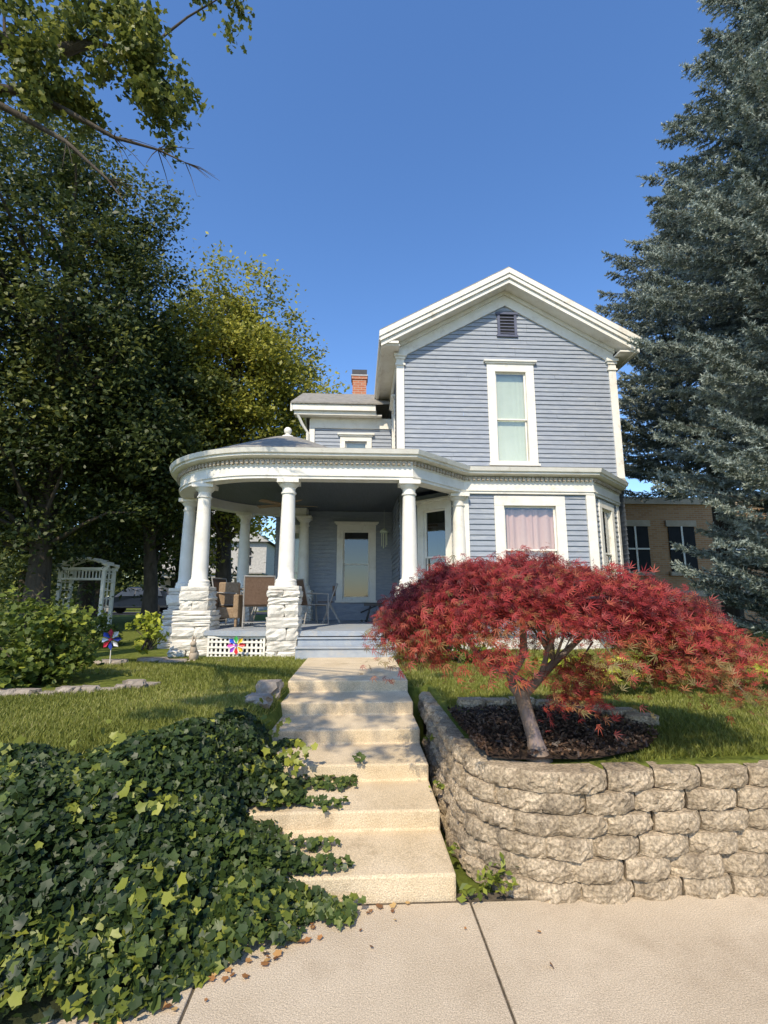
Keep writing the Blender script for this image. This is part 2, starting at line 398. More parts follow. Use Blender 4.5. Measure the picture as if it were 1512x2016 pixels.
def window(p0,p1,s0,s1,z0,z1,tw=.15,cur=3,rail=.5,crown=True,sill=True):
    fr,l=frame(p0,p1); g0,g1,h0,h1=s0+tw,s1-tw,z0+.06,z1-tw
    B=lambda *a,mi=0: win.obox(fr,*a,mi)
    B(s0,g0,-.04,.045,z0,h1); B(g1,s1,-.04,.045,z0,h1); B(s0,s1,-.04,.047,h1,z1)
    if crown:
        B(s0-.04,s1+.04,.0,.08,z1,z1+.035); B(s0-.07,s1+.07,.0,.11,z1+.035,z1+.075)
    B(s0-.03,s1+.03,-.04,.09,z0-.05,z0) if sill else None
    B(g0,g1,-.04,.03,z0,h0)
    fw=.035; zr=h0+(h1-h0)*rail
    for (a,b,d) in ((zr-.02,h1,-.02),(h0,zr+.02,-.055)):
        B(g0,g0+fw,d-.03,d,a,b); B(g1-fw,g1,d-.03,d,a,b); B(g0+fw,g1-fw,d-.03,d-.001,b-fw,b); B(g0+fw,g1-fw,d-.03,d-.001,a,a+fw)
        (ox,oy),(tx,ty),(n0,n1)=fr
        def Pt(s,dd,z): return (ox+tx*s+n0*dd,oy+ty*s+n1*dd,z)
        dd=d-.015
        win.add([Pt(g0+fw,dd,a+fw),Pt(g1-fw,dd,a+fw),Pt(g1-fw,dd,b-fw),Pt(g0+fw,dd,b-fw)],[(0,1,2,3)],1)
    def Q(s,dd,z): return (fr[0][0]+fr[1][0]*s+fr[2][0]*dd,fr[0][1]+fr[1][1]*s+fr[2][1]*dd,z)
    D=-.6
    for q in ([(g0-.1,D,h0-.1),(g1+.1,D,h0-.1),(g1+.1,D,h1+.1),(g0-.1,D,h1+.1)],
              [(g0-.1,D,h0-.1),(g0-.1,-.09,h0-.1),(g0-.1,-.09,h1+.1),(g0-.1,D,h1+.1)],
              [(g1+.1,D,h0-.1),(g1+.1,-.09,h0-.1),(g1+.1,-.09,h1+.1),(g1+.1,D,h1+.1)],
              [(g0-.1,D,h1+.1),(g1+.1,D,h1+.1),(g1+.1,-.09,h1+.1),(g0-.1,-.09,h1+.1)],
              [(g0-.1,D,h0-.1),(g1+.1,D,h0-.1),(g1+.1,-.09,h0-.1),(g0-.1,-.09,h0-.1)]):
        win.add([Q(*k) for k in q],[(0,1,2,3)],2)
    if cur in(3,4):
        if cur==3: spans=[(g0,g1,h0+.02,h1)]
        else: gm=g0+(g1-g0)*.56; spans=[(g0+.08,gm+.02,h0,h1-.05),(gm-.02,g1-.0,h0,h1-.05)]
        for a,b,za,zb in spans:
            n=int((b-a)/.012); vs=[]
            for i in range(n+1):
                s=a+(b-a)*i/n; amp=.002 if cur==3 else .016
                d=-.12+amp*math.sin(i*.55+math.sin(i*.13)*2)
                vs+= [Q(s,d,za),Q(s,d+(0 if cur==3 else .006*math.sin(i*.3)),zb)]
            fs=[(2*i,2*i+2,2*i+3,2*i+1) for i in range(n)]
            win.add(vs,fs,cur)
    return (g0-.02,g1+.02,z0,h1)

XL,XR,YF=.89,5.91,10.6
PX,PZ=3.4,9.13; EZ=7.5; SL=(PZ-EZ)/2.91
def rz(x): return PZ-abs(x-PX)*SL
C=(-1.55,10.5); RC=1.95
circ=[(C[0]+RC*math.cos(R(a)),C[1]+RC*math.sin(R(a))) for a in np.linspace(82,270,48)]
PATH=circ+[(.89,8.55),(2.02,9.6),(4.62,9.6),(5.72,10.70)]
PORCH=circ+[(.89,8.55),(2.02,9.6)]
BAY=[(1.1,10.62),(2.1,9.6),(4.62,9.6),(5.72,10.70)]
bayp=offs(BAY,.07)
sid=MB()
h1=window((XL,YF),(XR,YF),2.92-XL,4.01-XL,4.62,7.0,.19,3,.47)
def clipf(z):
    hw=(PZ-.58-z)/SL
    return (max(0,PX-hw-XL),min(XR-XL,PX+hw-XL))
siding(sid,(XL,YF),(XR,YF),4.15,8.6,[h1],clipf)
siding(sid,(XL,12.85),(XL,YF),1.1,7.3,[window((XL,12.85),(XL,YF),.55,1.35,4.6,6.5,.12,0)])
siding(sid,(XL,YF),(1.2,YF),1.1,4.2)
hr=window((XR,YF),(XR,16.5),2,3,4.8,6.8,.14,3); siding(sid,(XR,YF),(XR,16.5),.95,7.3,[hr])
siding(sid,(XR,16.5),(-1.28,16.5),.95,7.3)
WX0,WY=-1.28,12.8
hw_=window((WX0,WY),(XL,WY),.78,1.62,4.7,5.93,.13,3,.5)
siding(sid,(WX0,WY),(XL,WY),4.1,6.4,[hw_])
siding(sid,(WX0,16.5),(WX0,WY),4.1,7.6,[window((WX0,16.5),(WX0,WY),1.3,2.2,4.7,6.1,.13,3)],clip=lambda z:(0,3.7) if z<6.4 else (max(0,16.5-15-(7.75-z)/.52+0),min(3.7,16.5-15+(7.75-z)/.52)))
hp=window((-2.1,WY),(XL,WY),1.56,2.56,1.62,3.55,.16,0,.5)
hd=window((-2.1,WY),(XL,WY),.35,.78,1.2,3.45,.09,3,.5,sill=False)
siding(sid,(-2.1,WY),(XL,WY),1.12,4.0,[hp,hd])
siding(sid,(-2.1,16.5),(-2.1,WY),.8,4.0)
b0,b1,b2,b3=[tuple(p) for p in bayp]
hl=window(b0,b1,.32,1.18,1.65,3.62,.15,0,.45); siding(sid,b0,b1,1.1,3.8,[hl])
hb=window(b1,b2,.60,2.02,1.6,3.66,.19,4,.52,crown=False); siding(sid,b1,b2,1.0,3.8,[hb])
hq=window(b2,b3,.32,1.22,1.6,3.66,.15,0,.5,crown=False); siding(sid,b2,b3,1.0,3.8,[hq])
sid.build('clapboard_siding',BLUE,house)
win.build('windows',WM,house,bevel=.004)

tr=MB()
def cboard(x0,x1,y,z0,z1):
    tr.box(x0,x1,y-.05,y+.12,z0,z1-.28)
    tr.box(x0-.03,x1+.03,y-.075,y+.14,z1-.28,z1-.24); tr.box(x0-.005,x1+.005,y-.055,y+.13,z1-.24,z1-.13)
    tr.box(x0-.03,x1+.03,y-.08,y+.15,z1-.13,z1-.07); tr.box(x0-.06,x1+.06,y-.11,y+.17,z1-.07,z1)
cboard(XL-.05,XL+.12,YF,4.2,7.18); cboard(XR-.12,XR+.05,YF,4.2,7.18)
tr.box(WX0-.04,WX0+.10,WY-.045,WY+.1,4.1,6.4)
q=b2; tr.box(q[0]-.13,q[0]+.05,q[1]-.06,q[1]+.08,1.0,3.72)
tr.box(b1[0]-.05,b1[0]+.09,b1[1]-.045,b1[1]+.08,1.0,3.72)
fr,l=frame(b2,b3); tr.obox(fr,l-.12,l,-.03,.045,1.0,3.72); tr.obox(fr,.03,.12,-.02,.045,1.0,3.72)
def rake(y0,y1,t0,t1,x0=.49,x1=6.31,mb=tr,mi=0):
    for a,b in ((x0,PX),(PX,x1)):
        mb.hexa([(a,y0,rz(a)+t0),(b,y0,rz(b)+t0),(b,y1,rz(b)+t0),(a,y1,rz(a)+t0)],
                [(a,y0,rz(a)+t1),(b,y0,rz(b)+t1),(b,y1,rz(b)+t1),(a,y1,rz(a)+t1)],mi)
rake(10.09,10.14,-.12,.01,.43,6.37); rake(10.115,10.17,-.22,-.125,.45,6.35); rake(10.16,10.21,-.33,-.225,.47,6.33)
rake(10.215,10.56,-.30,-.26,.5,6.3)
rake(10.50,10.555,-.40,-.305,.86,5.94); rake(10.545,10.61,-.66,-.405,.88,5.92)
for sx,xe,xw in ((-1,.49,XL),(1,6.31,XR)):
    a,b=sorted((xe+sx*.06,xe-sx*.03)); tr.box(a,b,10.145,16.7,7.30,7.475)
    a,b=sorted((xe+sx*.02,xe-sx*.06)); tr.box(a,b,10.22,16.7,7.17,7.297)
    a,b=sorted((xe-sx*.062,xw+sx*.002)); tr.box(a,b,10.22,16.7,7.20,7.235)
    a,b=sorted((xw+sx*.045,xw-sx*.01)); tr.box(a,b,10.63,16.5,6.85,7.195)
tr.box(.47,.86,10.17,10.5,7.237,7.29)
tr.box(-1.75,.43,12.40,12.47,6.52,6.68); tr.box(-1.70,.45,12.475,12.55,6.42,6.56); tr.box(-1.70,.6,12.56,12.79,6.44,6.48)
tr.box(WX0-.02,XL,12.745,12.80,6.15,6.435)
for (ya,za,yb,zb) in ((12.40,6.68,15.0,8.05),(15.0,8.05,17.6,6.68)):
    tr.hexa([(-1.79,ya,za-.2),(-1.74,ya,za-.2),(-1.74,yb,zb-.2),(-1.79,yb,zb-.2)],[(-1.79,ya,za+.01),(-1.74,ya,za+.01),(-1.74,yb,zb+.01),(-1.79,yb,zb+.01)])
tr.tube([(-1.62,12.5,6.45),(-1.50,12.62,6.2),(-1.36,12.72,6.0),(-1.36,12.72,4.2)],.04,8)
sweep(tr,PATH,[(.14,3.70),(.14,3.93),(.155,3.935),(.155,4.02),(.18,4.025),(-.12,4.025),(-.12,3.70)])
sweep(tr,PATH,[(.12,4.03),(.24,4.045),(.30,4.07),(.30,4.10),(.335,4.115),(.36,4.19),(.0,4.19),(.0,4.03)])
sweep(tr,PATH,[(.145,3.745),(.16,3.75),(.16,3.775),(.145,3.78)])
tr.build('trim',WHITE,house,autos=True)
dn=MB(); atp,LP=along(offs(PATH,.16)); s=.05
while s<LP-.05:
    a=atp(s);b=atp(s+.045); fr,l=frame(a,b); dn.obox(fr,0,l,0,.05,3.955,4.018); s+=.09
dn.build('dentils',TILE,house)
vt=MB(); vf,_=frame((XL,YF),(XR,YF)); vc=3.44-XL
vt.obox(vf,vc-.23,vc-.17,-.02,.05,7.72,8.24); vt.obox(vf,vc+.17,vc+.23,-.02,.05,7.72,8.24); vt.obox(vf,vc-.26,vc+.26,-.02,.065,8.24,8.29); vt.obox(vf,vc-.25,vc+.25,-.02,.06,7.68,7.73)
for k in range(6):
    z=7.76+k*.08
    vt.hexa([(3.44-.17,YF-.045,z),(3.44+.17,YF-.045,z),(3.44+.17,YF,z+.05),(3.44-.17,YF,z+.05)],[(3.44-.17,YF-.045,z+.015),(3.44+.17,YF-.045,z+.015),(3.44+.17,YF,z+.065),(3.44-.17,YF,z+.065)],0)
vt.build('attic_vent',VENT,house)
vb=MB(); vb.box(3.27,3.61,YF-.032,YF-.028,7.73,8.24); vb.build('vent_back',DARK,house)
rf=MB(); rake(10.12,16.8,.012,.05,.44,6.36,rf)
rf.hexa([(-1.78,12.36,6.68),(.5,12.36,6.68),(.5,15,8.05),(-1.78,15,8.05)],[(-1.78,12.36,6.72),(.5,12.36,6.72),(.5,15,8.09),(-1.78,15,8.09)])
rf.hexa([(-1.78,15,8.05),(1.5,15,8.05),(1.5,17.6,6.68),(-1.78,17.6,6.68)],[(-1.78,15,8.09),(1.5,15,8.09),(1.5,17.6,6.72),(-1.78,17.6,6.72)])
rf.hexa([(.5,12.36,6.68),(2.5,12.9,7.0),(2.5,15,8.05),(.5,15,8.05)],[(.5,12.36,6.72),(2.5,12.9,7.04),(2.5,15,8.09),(.5,15,8.09)])
N=48; ring=[(C[0]+2.29*math.cos(2*math.pi*k/N),C[1]+2.29*math.sin(2*math.pi*k/N),4.195) for k in range(N)]
ring2=[(C[0]+.5*math.cos(2*math.pi*k/N),C[1]+.5*math.sin(2*math.pi*k/N),4.99) for k in range(N)]
rf.add(ring+ring2+[(C[0],C[1],5.13)],[(k,(k+1)%N,N+(k+1)%N,N+k) for k in range(N)]+[(N+k,N+(k+1)%N,2*N) for k in range(N)])
outer=[tuple(p) for p in offs(PATH,.34)]
pr=[p for p in outer[46:]]
rf.add([(p[0],p[1],4.20) for p in pr]+[(5.95,10.62,4.42),(.9,10.62,4.35),(.89,12.8,4.35),(-1.55,12.8,4.3)],[list(range(len(pr)+4))])
rf.build('roof',SHING,house)
fin=MB(); fin.lathe(C[0],C[1],[(.16,5.10),(.12,5.15),(.05,5.17),(.05,5.2)]+[(.085*math.sin(R(a)),5.27-.085*math.cos(R(a))) for a in range(20,171,15)],16); fin.build('finial',WHITE,house,smooth=True)
ch=MB(); ch.box(-.22,.22,15.0,15.45,7.5,8.75,0); ch.box(-.25,.25,14.97,15.48,8.60,8.70,0); ch.box(-.27,.27,14.95,15.5,8.70,8.74,1); ch.box(-.24,.24,14.98,15.47,8.76,8.92,2); ch.box(-.26,.26,14.96,15.49,7.75,8.0,1)
ch.build('chimney',[BRICKR,GREY,BLACK],house)
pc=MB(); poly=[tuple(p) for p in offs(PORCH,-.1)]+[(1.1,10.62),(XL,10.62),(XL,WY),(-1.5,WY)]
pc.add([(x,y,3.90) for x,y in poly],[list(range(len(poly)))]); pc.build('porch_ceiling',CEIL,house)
pf=MB(); poly=[tuple(p) for p in offs(PORCH,.16)]+[(1.2,10.7),(XL,10.7),(XL,WY),(-2.0,WY)]
pf.prism(poly,1.06,1.14)
pf.build('porch_floor',BLUE_D,house)
ps=MB(); extr(ps,[(8.02,.6),(8.02,.89),(8.29,.892),(8.29,1.015),(8.42,1.017),(8.42,.6)],-.955,.63)
for k,(yy,zz) in enumerate(((8.02,.89),(8.29,1.015))): ps.box(-.965,.64,yy-.025,yy+.25,zz+.003,zz+.028)
ps.build('porch_steps',BLUE_D,house,bevel=.006)
sk=MB(); sweep(sk,PORCH[:48]+[(-.9,8.55)],[(-.12,.55),(-.12,1.055),(-.16,1.055),(-.16,.55)]); sk.build('underporch_shade',DARK,house)  # near-black sheet behind the lattice, its colour stands in for under-porch shade
fd=MB(); fd.prism([(1.2,10.6)]+[tuple(p) for p in offs(BAY,.03)][1:]+[(5.88,16.4),(1.2,16.4)],.5,1.0); fd.box(-2.05,.95,12.9,16.4,.5,1.1); fd.build('foundation',WHITE_STONE,house)

cols=[(-1.21,8.55)]+[(C[0]+RC*math.cos(R(a)),C[1]+RC*math.sin(R(a))) for a in (231,183,127,84)]+[(.89,8.55),(1.97,9.55)]
cm=MB()
for x,y in cols:
    zb=1.87
    prof=[(.185,zb),(.185,zb+.05),(.175,zb+.055),(.178,zb+.09),(.16,zb+.115),(.145,zb+.12),(.145,zb+.14)]
    for k in range(9):
        t=k/8; prof.append((.138-.028*t**1.6,zb+.15+t*1.42))
    prof+=[(.13,3.45),(.13,3.475),(.113,3.48),(.113,3.55),(.14,3.575),(.165,3.61),(.17,3.625)]
    cm.lathe(x,y,prof,28); cm.box(x-.185,x+.185,y-.185,y+.185,3.627,3.698)
cm.build('porch_columns',WHITE,house,smooth=True,autos=True)
pm=MB()
def rough_block(x0,x1,y0,y1,z0,z1,amp=.018):
    n=4; idx={}; vs=[]; fs=[]
    def vtx(i,j,k):
        if (i,j,k) in idx: return idx[(i,j,k)]
        u,v,w=i/n,j/n,k/n
        p=Vector((x0+(x1-x0)*u,y0+(y1-y0)*v,z0+(z1-z0)*w))
        on=sum(1 for q in(i,j,k) if q in(0,n))
        nv=Vector(((-1 if i==0 else 1 if i==n else 0),(-1 if j==0 else 1 if j==n else 0),0))
        p+=nv*((amp if on==1 else -.004)+rng.normal()*amp*.5)
        idx[(i,j,k)]=len(vs); vs.append(p); return idx[(i,j,k)]
    for a in range(n):
        for b in range(n):
            fs+= [(vtx(a,0,b),vtx(a+1,0,b),vtx(a+1,0,b+1),vtx(a,0,b+1)),(vtx(a+1,n,b),vtx(a,n,b),vtx(a,n,b+1),vtx(a+1,n,b+1)),
                  (vtx(0,a+1,b),vtx(0,a,b),vtx(0,a,b+1),vtx(0,a+1,b+1)),(vtx(n,a,b),vtx(n,a+1,b),vtx(n,a+1,b+1),vtx(n,a,b+1)),
                  (vtx(a,b,n),vtx(a+1,b,n),vtx(a+1,b+1,n),vtx(a,b+1,n)),(vtx(a,b+1,0),vtx(a+1,b+1,0),vtx(a+1,b,0),vtx(a,b,0))]
    pm.add(vs,fs)
for ci,(x,y) in enumerate(cols):
    z=.62; c=0
    hw=.235 if ci else .25
    while z<1.76:
        h=rng.choice([.09,.12,.17,.2]); h=min(h,1.80-z)
        if h<.04: break
        j=rng.uniform(-.012,.02)
        hw2=hw+.10-.04*(z-.6) if ci in(1,2) and z<1.45 else hw
        if c%2==0 or h<.1: rough_block(x-hw2-j,x+hw2+j,y-hw2-j,y+hw2+j,z,z+h-.006)
        else:
            m_=x+rng.uniform(-.08,.08)
            rough_block(x-hw2-j,m_-.005,y-hw2-j,y+hw2+j,z,z+h-.006); rough_block(m_+.005,x+hw2+j,y-hw2,y+hw2,z,z+h-.006)
        z+=h; c+=1
    rough_block(x-hw,x+hw,y-hw,y+hw,1.80,1.868,.006)
pm.build('stone_piers',WHITE_STONE,house)
lt=MB()
def lattice(p0,p1,z0,z1):
    fr,l=frame(p0,p1); st=.075
    lt.obox(fr,0,l,0,.022,z1-.035,z1); lt.obox(fr,0,l,0,.022,z0,z0+.035); lt.obox(fr,0,.035,-.001,.02,z0+.035,z1-.035); lt.obox(fr,l-.035,l,-.001,.02,z0+.035,z1-.035)
    n=max(2,int(l/st))
    for i in range(1,n):
        s=l*i/n; lt.obox(fr,s-.017,s+.017,.0,.010,z0+.03,z1-.03)
    m_=int((z1-z0)/st)
    for i in range(1,m_):
        z=z0+(z1-z0)*i/m_; lt.obox(fr,.03,l-.03,.011,.019,z-.017,z+.017)
def cp(a,r=RC+.1): return (C[0]+r*math.cos(R(a)),C[1]+r*math.sin(R(a)))
lattice((-2.46,8.60),(-1.49,8.44),.70,1.05)
for a in (193,203,213): lattice(cp(a),cp(a+10),.70,1.05)
for a in range(130,175,10): lattice(cp(a),cp(a+10),.7,1.05)
lt.build('lattice_skirt',WHITE,house)

# ---------------------------------------------------------------- porch things
fan=empty('ceiling_fan'); f=MB(); fx,fy=-1.5,10.2
f.tube([(fx,fy,3.9),(fx,fy,3.62)],.02,8); f.lathe(fx,fy,[(.03,3.65),(.11,3.62),(.12,3.54),(.07,3.5)],16); f.lathe(fx,fy,[(.05,3.5),(.09,3.46),(.08,3.4),(.03,3.37)],16)
f.build('motor',WOOD,fan); f=MB()
for k in range(5):
    a=R(72*k+14); c,s_=math.cos(a),math.sin(a)
    vs=[]
    for r,w in((.1,.02),(.2,.05),(.6,.075),(.66,.05)):
        for sg,dz in((-1,-.012),(1,.012)): vs.append((fx+c*r-s_*w*sg,fy+s_*r+c*w*sg,3.57+dz))
    n=len(vs); vs+=[(x,y,z-.008) for x,y,z in vs]
    fs=[]
    for i in range(3): fs+=[(2*i,2*i+2,2*i+3,2*i+1),(2*i+n,2*i+1+n,2*i+3+n,2*i+2+n)]
    fs+=[(0,2,2+n,n),(2,4,4+n,2+n),(4,6,6+n,4+n),(1,1+n,3+n,3),(3,3+n,5+n,5),(5,5+n,7+n,7),(6,7,7+n,6+n),(0,n,1+n,1)]
    f.add(vs,fs)
f.build('blades',WOOD,fan)

def rot2(x,y,a,ox,oy): c,s=math.cos(a),math.sin(a); return (ox+x*c-y*s,oy+x*s+y*c)
def sling_chair(ox,oy,ang,name='patio_chair'):
    e=empty(name); zf=1.142
    def P(x,y,z): q=rot2(x,y,ang,ox,oy); return (q[0],q[1],zf+z)
    f=MB()
    for sx in(-.27,.27):
        f.tube([P(sx,-.30,0),P(sx,-.24,.40),P(sx,.18,.40),P(sx,.30,.92)],.014,8)
        f.tube([P(sx,.26,0),P(sx,.20,.38)],.014,8)
        f.tube([P(sx*1.1,-.28,0),P(sx*1.1,-.26,.62),P(sx*1.1,.22,.64)],.014,8)
    f.tube([P(-.27,.30,.92),P(.27,.30,.92)],.014,8); f.tube([P(-.27,-.26,.38),P(.27,-.26,.38)],.014,8); f.tube([P(-.27,.26,.1),P(.27,.26,.1)],.01,8)
    f.build('frame',METAL,e)
    f=MB(); pts=[(-.24,.405),(-.1,.385),(.1,.385),(.19,.42),(.24,.65),(.295,.91)]
    vs=[]
    for y,z in pts:
        for sx in(-.26,.26): vs.append(P(sx,y,z+.004))
    n=len(vs)
    for y,z in pts:
        for sx in(-.26,.26): vs.append(P(sx,y+.006,z-.004))
    fs=[(2*i,2*i+1,2*i+3,2*i+2) for i in range(5)]+[(2*i+n,2*i+2+n,2*i+3+n,2*i+1+n) for i in range(5)]
    f.add(vs,fs); f.build('sling_seat',BROWN,e)
sling_chair(-1.82,9.5,R(190)); sling_chair(-1.0,10.9,R(120))
sling_chair(-2.5,10.2,R(75))
e=empty('patio_table'); f=MB(); f.lathe(-1.9,10.3,[(.45,1.83),(.46,1.84),(.46,1.86),(.45,1.865)],28)
for a in(45,135,225,315): f.tube([(-1.9+.35*math.cos(R(a)),10.3+.35*math.sin(R(a)),1.142),(-1.9+.2*math.cos(R(a)),10.3+.2*math.sin(R(a)),1.5),(-1.9+.35*math.cos(R(a)),10.3+.35*math.sin(R(a)),1.83)],.014,8)
f.build('table_body',METAL,e)
e=empty('folding_chair'); f=MB(); zf=1.142
for dy in(0,.42):
    f.tube([(-.75,11.0+dy,zf),(-.45,11.0+dy,zf+.85)],.013,8); f.tube([(-.38,11.0+dy,zf),(-.66,11.0+dy,zf+.5)],.013,8)
f.tube([(-.45,11.0,zf+.85),(-.45,11.42,zf+.85)],.013,8)
f.build('frame',METAL,e); f=MB(); f.box(-.86,-.54,11.02,11.40,zf+.44,zf+.462); f.box(-.545,-.50,11.02,11.40,zf+.58,zf+.80); f.build('seat_and_back',BROWN,e)
e=empty('wicker_armchair'); f=MB(); f.box(-2.75,-2.25,9.55,10.0,1.3,1.5); f.box(-2.8,-2.7,9.5,10.0,1.3,1.78); f.box(-2.3,-2.2,9.5,10.0,1.3,1.74); f.box(-2.7,-2.3,9.95,10.05,1.5,1.98)
for xx in(-2.75,-2.25):
    for yy in(9.55,9.97): f.box(xx-.025,xx+.025,yy-.025,yy+.025,1.142,1.3)
f.build('woven_body',WOOD,e,bevel=.03)
e=empty('weight_bench'); f=MB()
f.box(.15,.62,11.55,11.8,1.50,1.57); f.tube([(.2,11.65,1.142),(.3,11.65,1.5)],.025,8); f.tube([(.6,11.65,1.142),(.5,11.65,1.5)],.025,8); f.tube([(.1,11.4,1.155),(.1,11.9,1.155)],.022,8); f.tube([(.65,11.4,1.155),(.65,11.9,1.155)],.022,8); f.tube([(.08,11.7,1.35),(.68,11.5,1.62)],.018,8)
f.build('bench_frame',BLACK,e,bevel=.008)
e=empty('wind_chime'); f=MB(); f.tube([(.66,12.5,3.9),(.66,12.5,3.35)],.004,5)
for k in range(7):
    a=2*math.pi*k/7; f.tube([(.66+.07*math.cos(a),12.5+.07*math.sin(a),3.32),(.66+.07*math.cos(a),12.5+.07*math.sin(a),3.0-.04*(k%3))],.011,6)
f.lathe(.66,12.5,[(.03,3.42),(.1,3.36),(.11,3.33),(.1,3.31)],14); f.build('tubes',LINEN,e)

def pinwheel(name,x,y,z,r,colors,stick):
    e=empty(name); f=MB(); f.tube([(x,y+.02,stick),(x,y+.02,z)],.006,6)
    f.build('stick',WHITE,e); f=MB(); n=8
    for k in range(n):
        a=2*math.pi*k/n
        p=lambda rr,aa,dy: (x+rr*math.cos(aa),y+dy,z+rr*math.sin(aa))
        f.add([p(.02,a,0),p(r*.7,a-.28,-.015),p(r,a+.05,-.005),p(r*.75,a+.36,-.03)],[(0,1,2,3)],k%len(colors))
    f.tube([(x,y-.04,z),(x,y+.02,z)],r*.14,10,len(colors)-1)
    f.build('petals',colors,e)
pal=[plain('petal_red',(.65,.03,.03)),plain('petal_yellow',(.75,.5,.03)),plain('petal_green',(.06,.4,.08)),plain('petal_blue',(.03,.1,.6)),plain('petal_pink',(.7,.1,.4)),plain('petal_purple',(.25,.05,.45))]
pinwheel('pinwheel',-1.92,8.28,.93,.15,pal,.66)
pinwheel('pinwheel',-3.55,7.6,1.08,.15,[plain('petal_navy',(.03,.06,.35)),plain('petal_white',(.75,.75,.75)),plain('petal_crimson',(.5,.03,.06))],.66)

e=empty('rabbit_statue'); f=MB(); cx,cy=-2.5,8.05
def ell(mb,c,r,n=12,mi=0):
    vs=[];fs=[]
    for i in range(n+1):
        t=math.pi*i/n
        for k in range(n):
            a=2*math.pi*k/n; vs.append((c[0]+r[0]*math.sin(t)*math.cos(a)+1e-5*k,c[1]+r[1]*math.sin(t)*math.sin(a),c[2]+r[2]*math.cos(t)))
    for i in range(n):
        for k in range(n): fs.append((i*n+k,(i+1)*n+k,(i+1)*n+(k+1)%n,i*n+(k+1)%n))
    mb.add(vs,fs,mi)
ell(f,(cx,cy,.80),(.07,.10,.10)); ell(f,(cx,cy-.04,.89),(.05,.055,.09)); ell(f,(cx,cy-.06,.98),(.045,.055,.045)); ell(f,(cx-.02,cy-.04,1.05),(.012,.018,.05)); ell(f,(cx+.02,cy-.04,1.05),(.012,.018,.05)); ell(f,(cx-.035,cy-.08,.73),(.02,.05,.02)); ell(f,(cx+.035,cy-.08,.73),(.02,.05,.02)); ell(f,(cx,cy+.09,.77),(.03,.03,.03))
f.build('body',SAND,e,smooth=True)

# ---------------------------------------------------------------- maple bed
mb=MB(); n=40; vs=[(1.25,3.95,.70)]
for rr in(.3,.6,.82):
    for k in range(n):
        a=2*math.pi*k/n; x=1.25+rr*math.cos(a)*1.15; y=3.95+rr*math.sin(a)*.85
        y=max(y,3.2); x=max(x,.84); vs.append((x,y,.688+rng.normal()*.006-(.02 if rr>.7 else 0)))
fs=[(0,1+k,1+(k+1)%n) for k in range(n)]
for r_ in range(2): fs+=[(1+r_*n+k,1+(r_+1)*n+k,1+(r_+1)*n+(k+1)%n,1+r_*n+(k+1)%n) for k in range(n)]
mb.add(vs,fs); bed=mb.build('mulch_bed',MULCH)
n=3600; a=rng.random(n)*2*np.pi; rr=np.sqrt(rng.random(n))*.87
P=np.stack([1.25+rr*np.cos(a)*1.12,3.95+rr*np.sin(a)*.83,np.full(n,.700)+rng.random(n)*.012],1); P[:,1]=np.maximum(P[:,1],3.16+rng.random(n)*.09); P[:,0]=np.maximum(P[:,0],.80+rng.random(n)*.06)
MCH=leafmat('mulch_chip',[(0,(.02,.012,.008)),(.7,(.08,.047,.03)),(1,(.18,.11,.065))],.0)
scatter('mulch_chips',P,rng.normal(size=(n,3))+np.array([0,0,1.5]),rng.uniform(.02,.045,n),[(-.2,-.5,0),(.2,-.5,0),(.15,.5,0),(-.2,.5,0)],[(0,1,2,3)],MCH,bed)
e=empty('edging_stones'); pm=MB()
for k in range(14):
    a=R(8+k*13.5); x=1.27+1.02*math.cos(a); y=3.98+.80*math.sin(a)
    if x<.85: continue
    rough_block(x-.11,x+.11,y-.07,y+.07,.62,.745+rng.uniform(-.01,.015),.012)
pm.build('stones',BLOCK,e)
e=empty('edging_stones'); pm=MB()
for k in range(19):
    a=R(198+k*8.6); x=-3.6+1.3*math.cos(a); y=6.1+.72*math.sin(a)
    w=rng.uniform(.06,.11); d_=rng.uniform(.035,.06); rough_block(x-w,x+w,y-d_,y+d_,.60,.745+rng.uniform(-.02,.04),.02)
for (x,y,w,h) in((-.90,5.35,.10,.15),(-.93,5.02,.09,.08),(-.9,5.7,.09,.07),(-3.1,8.0,.2,.1),(-2.75,7.9,.18,.08),(-1.9,8.02,.25,.06),(-1.4,8.0,.2,.06),(-3.6,7.75,.2,.1)): rough_block(x-w,x+w,y-.1,y+.1,.64,.68+h,.025)
pm.build('stones',ROCK,e)

# ---------------------------------------------------------------- japanese maple
mp=empty('japanese_maple'); f=MB()
f.tube([(1.17,3.36,.61),(1.165,3.36,.67),(1.155,3.38,.76),(1.135,3.43,.88),(1.12,3.5,1.02)],[.10,.068,.05,.046,.05],12)
f.tube([(1.12,3.5,1.0),(1.06,3.49,1.07),(1.05,3.5,1.13),(1.09,3.5,1.19),(1.15,3.5,1.28),(1.16,3.52,1.5)],[.042,.034,.03,.03,.028,.02],10)
f.tube([(1.12,3.5,1.0),(1.19,3.5,1.06),(1.26,3.51,1.12),(1.36,3.5,1.22),(1.6,3.5,1.42),(1.9,3.5,1.48)],[.04,.034,.03,.026,.018,.01],10)
f.tube([(1.09,3.5,1.19),(1.0,3.5,1.17),(.93,3.5,1.20),(.86,3.5,1.24),(.72,3.5,1.42)],[.03,.027,.024,.02,.014],10)
f.tube([(1.05,3.5,1.14),(1.12,3.5,1.11),(1.19,3.5,1.07)],[.022,.018,.02],8)
f.tube([(1.26,3.5,1.12),(1.30,3.45,1.3),(1.38,3.4,1.5)],[.022,.017,.01],7)
MX,MY,RX,RY=1.44,3.62,1.20,.74
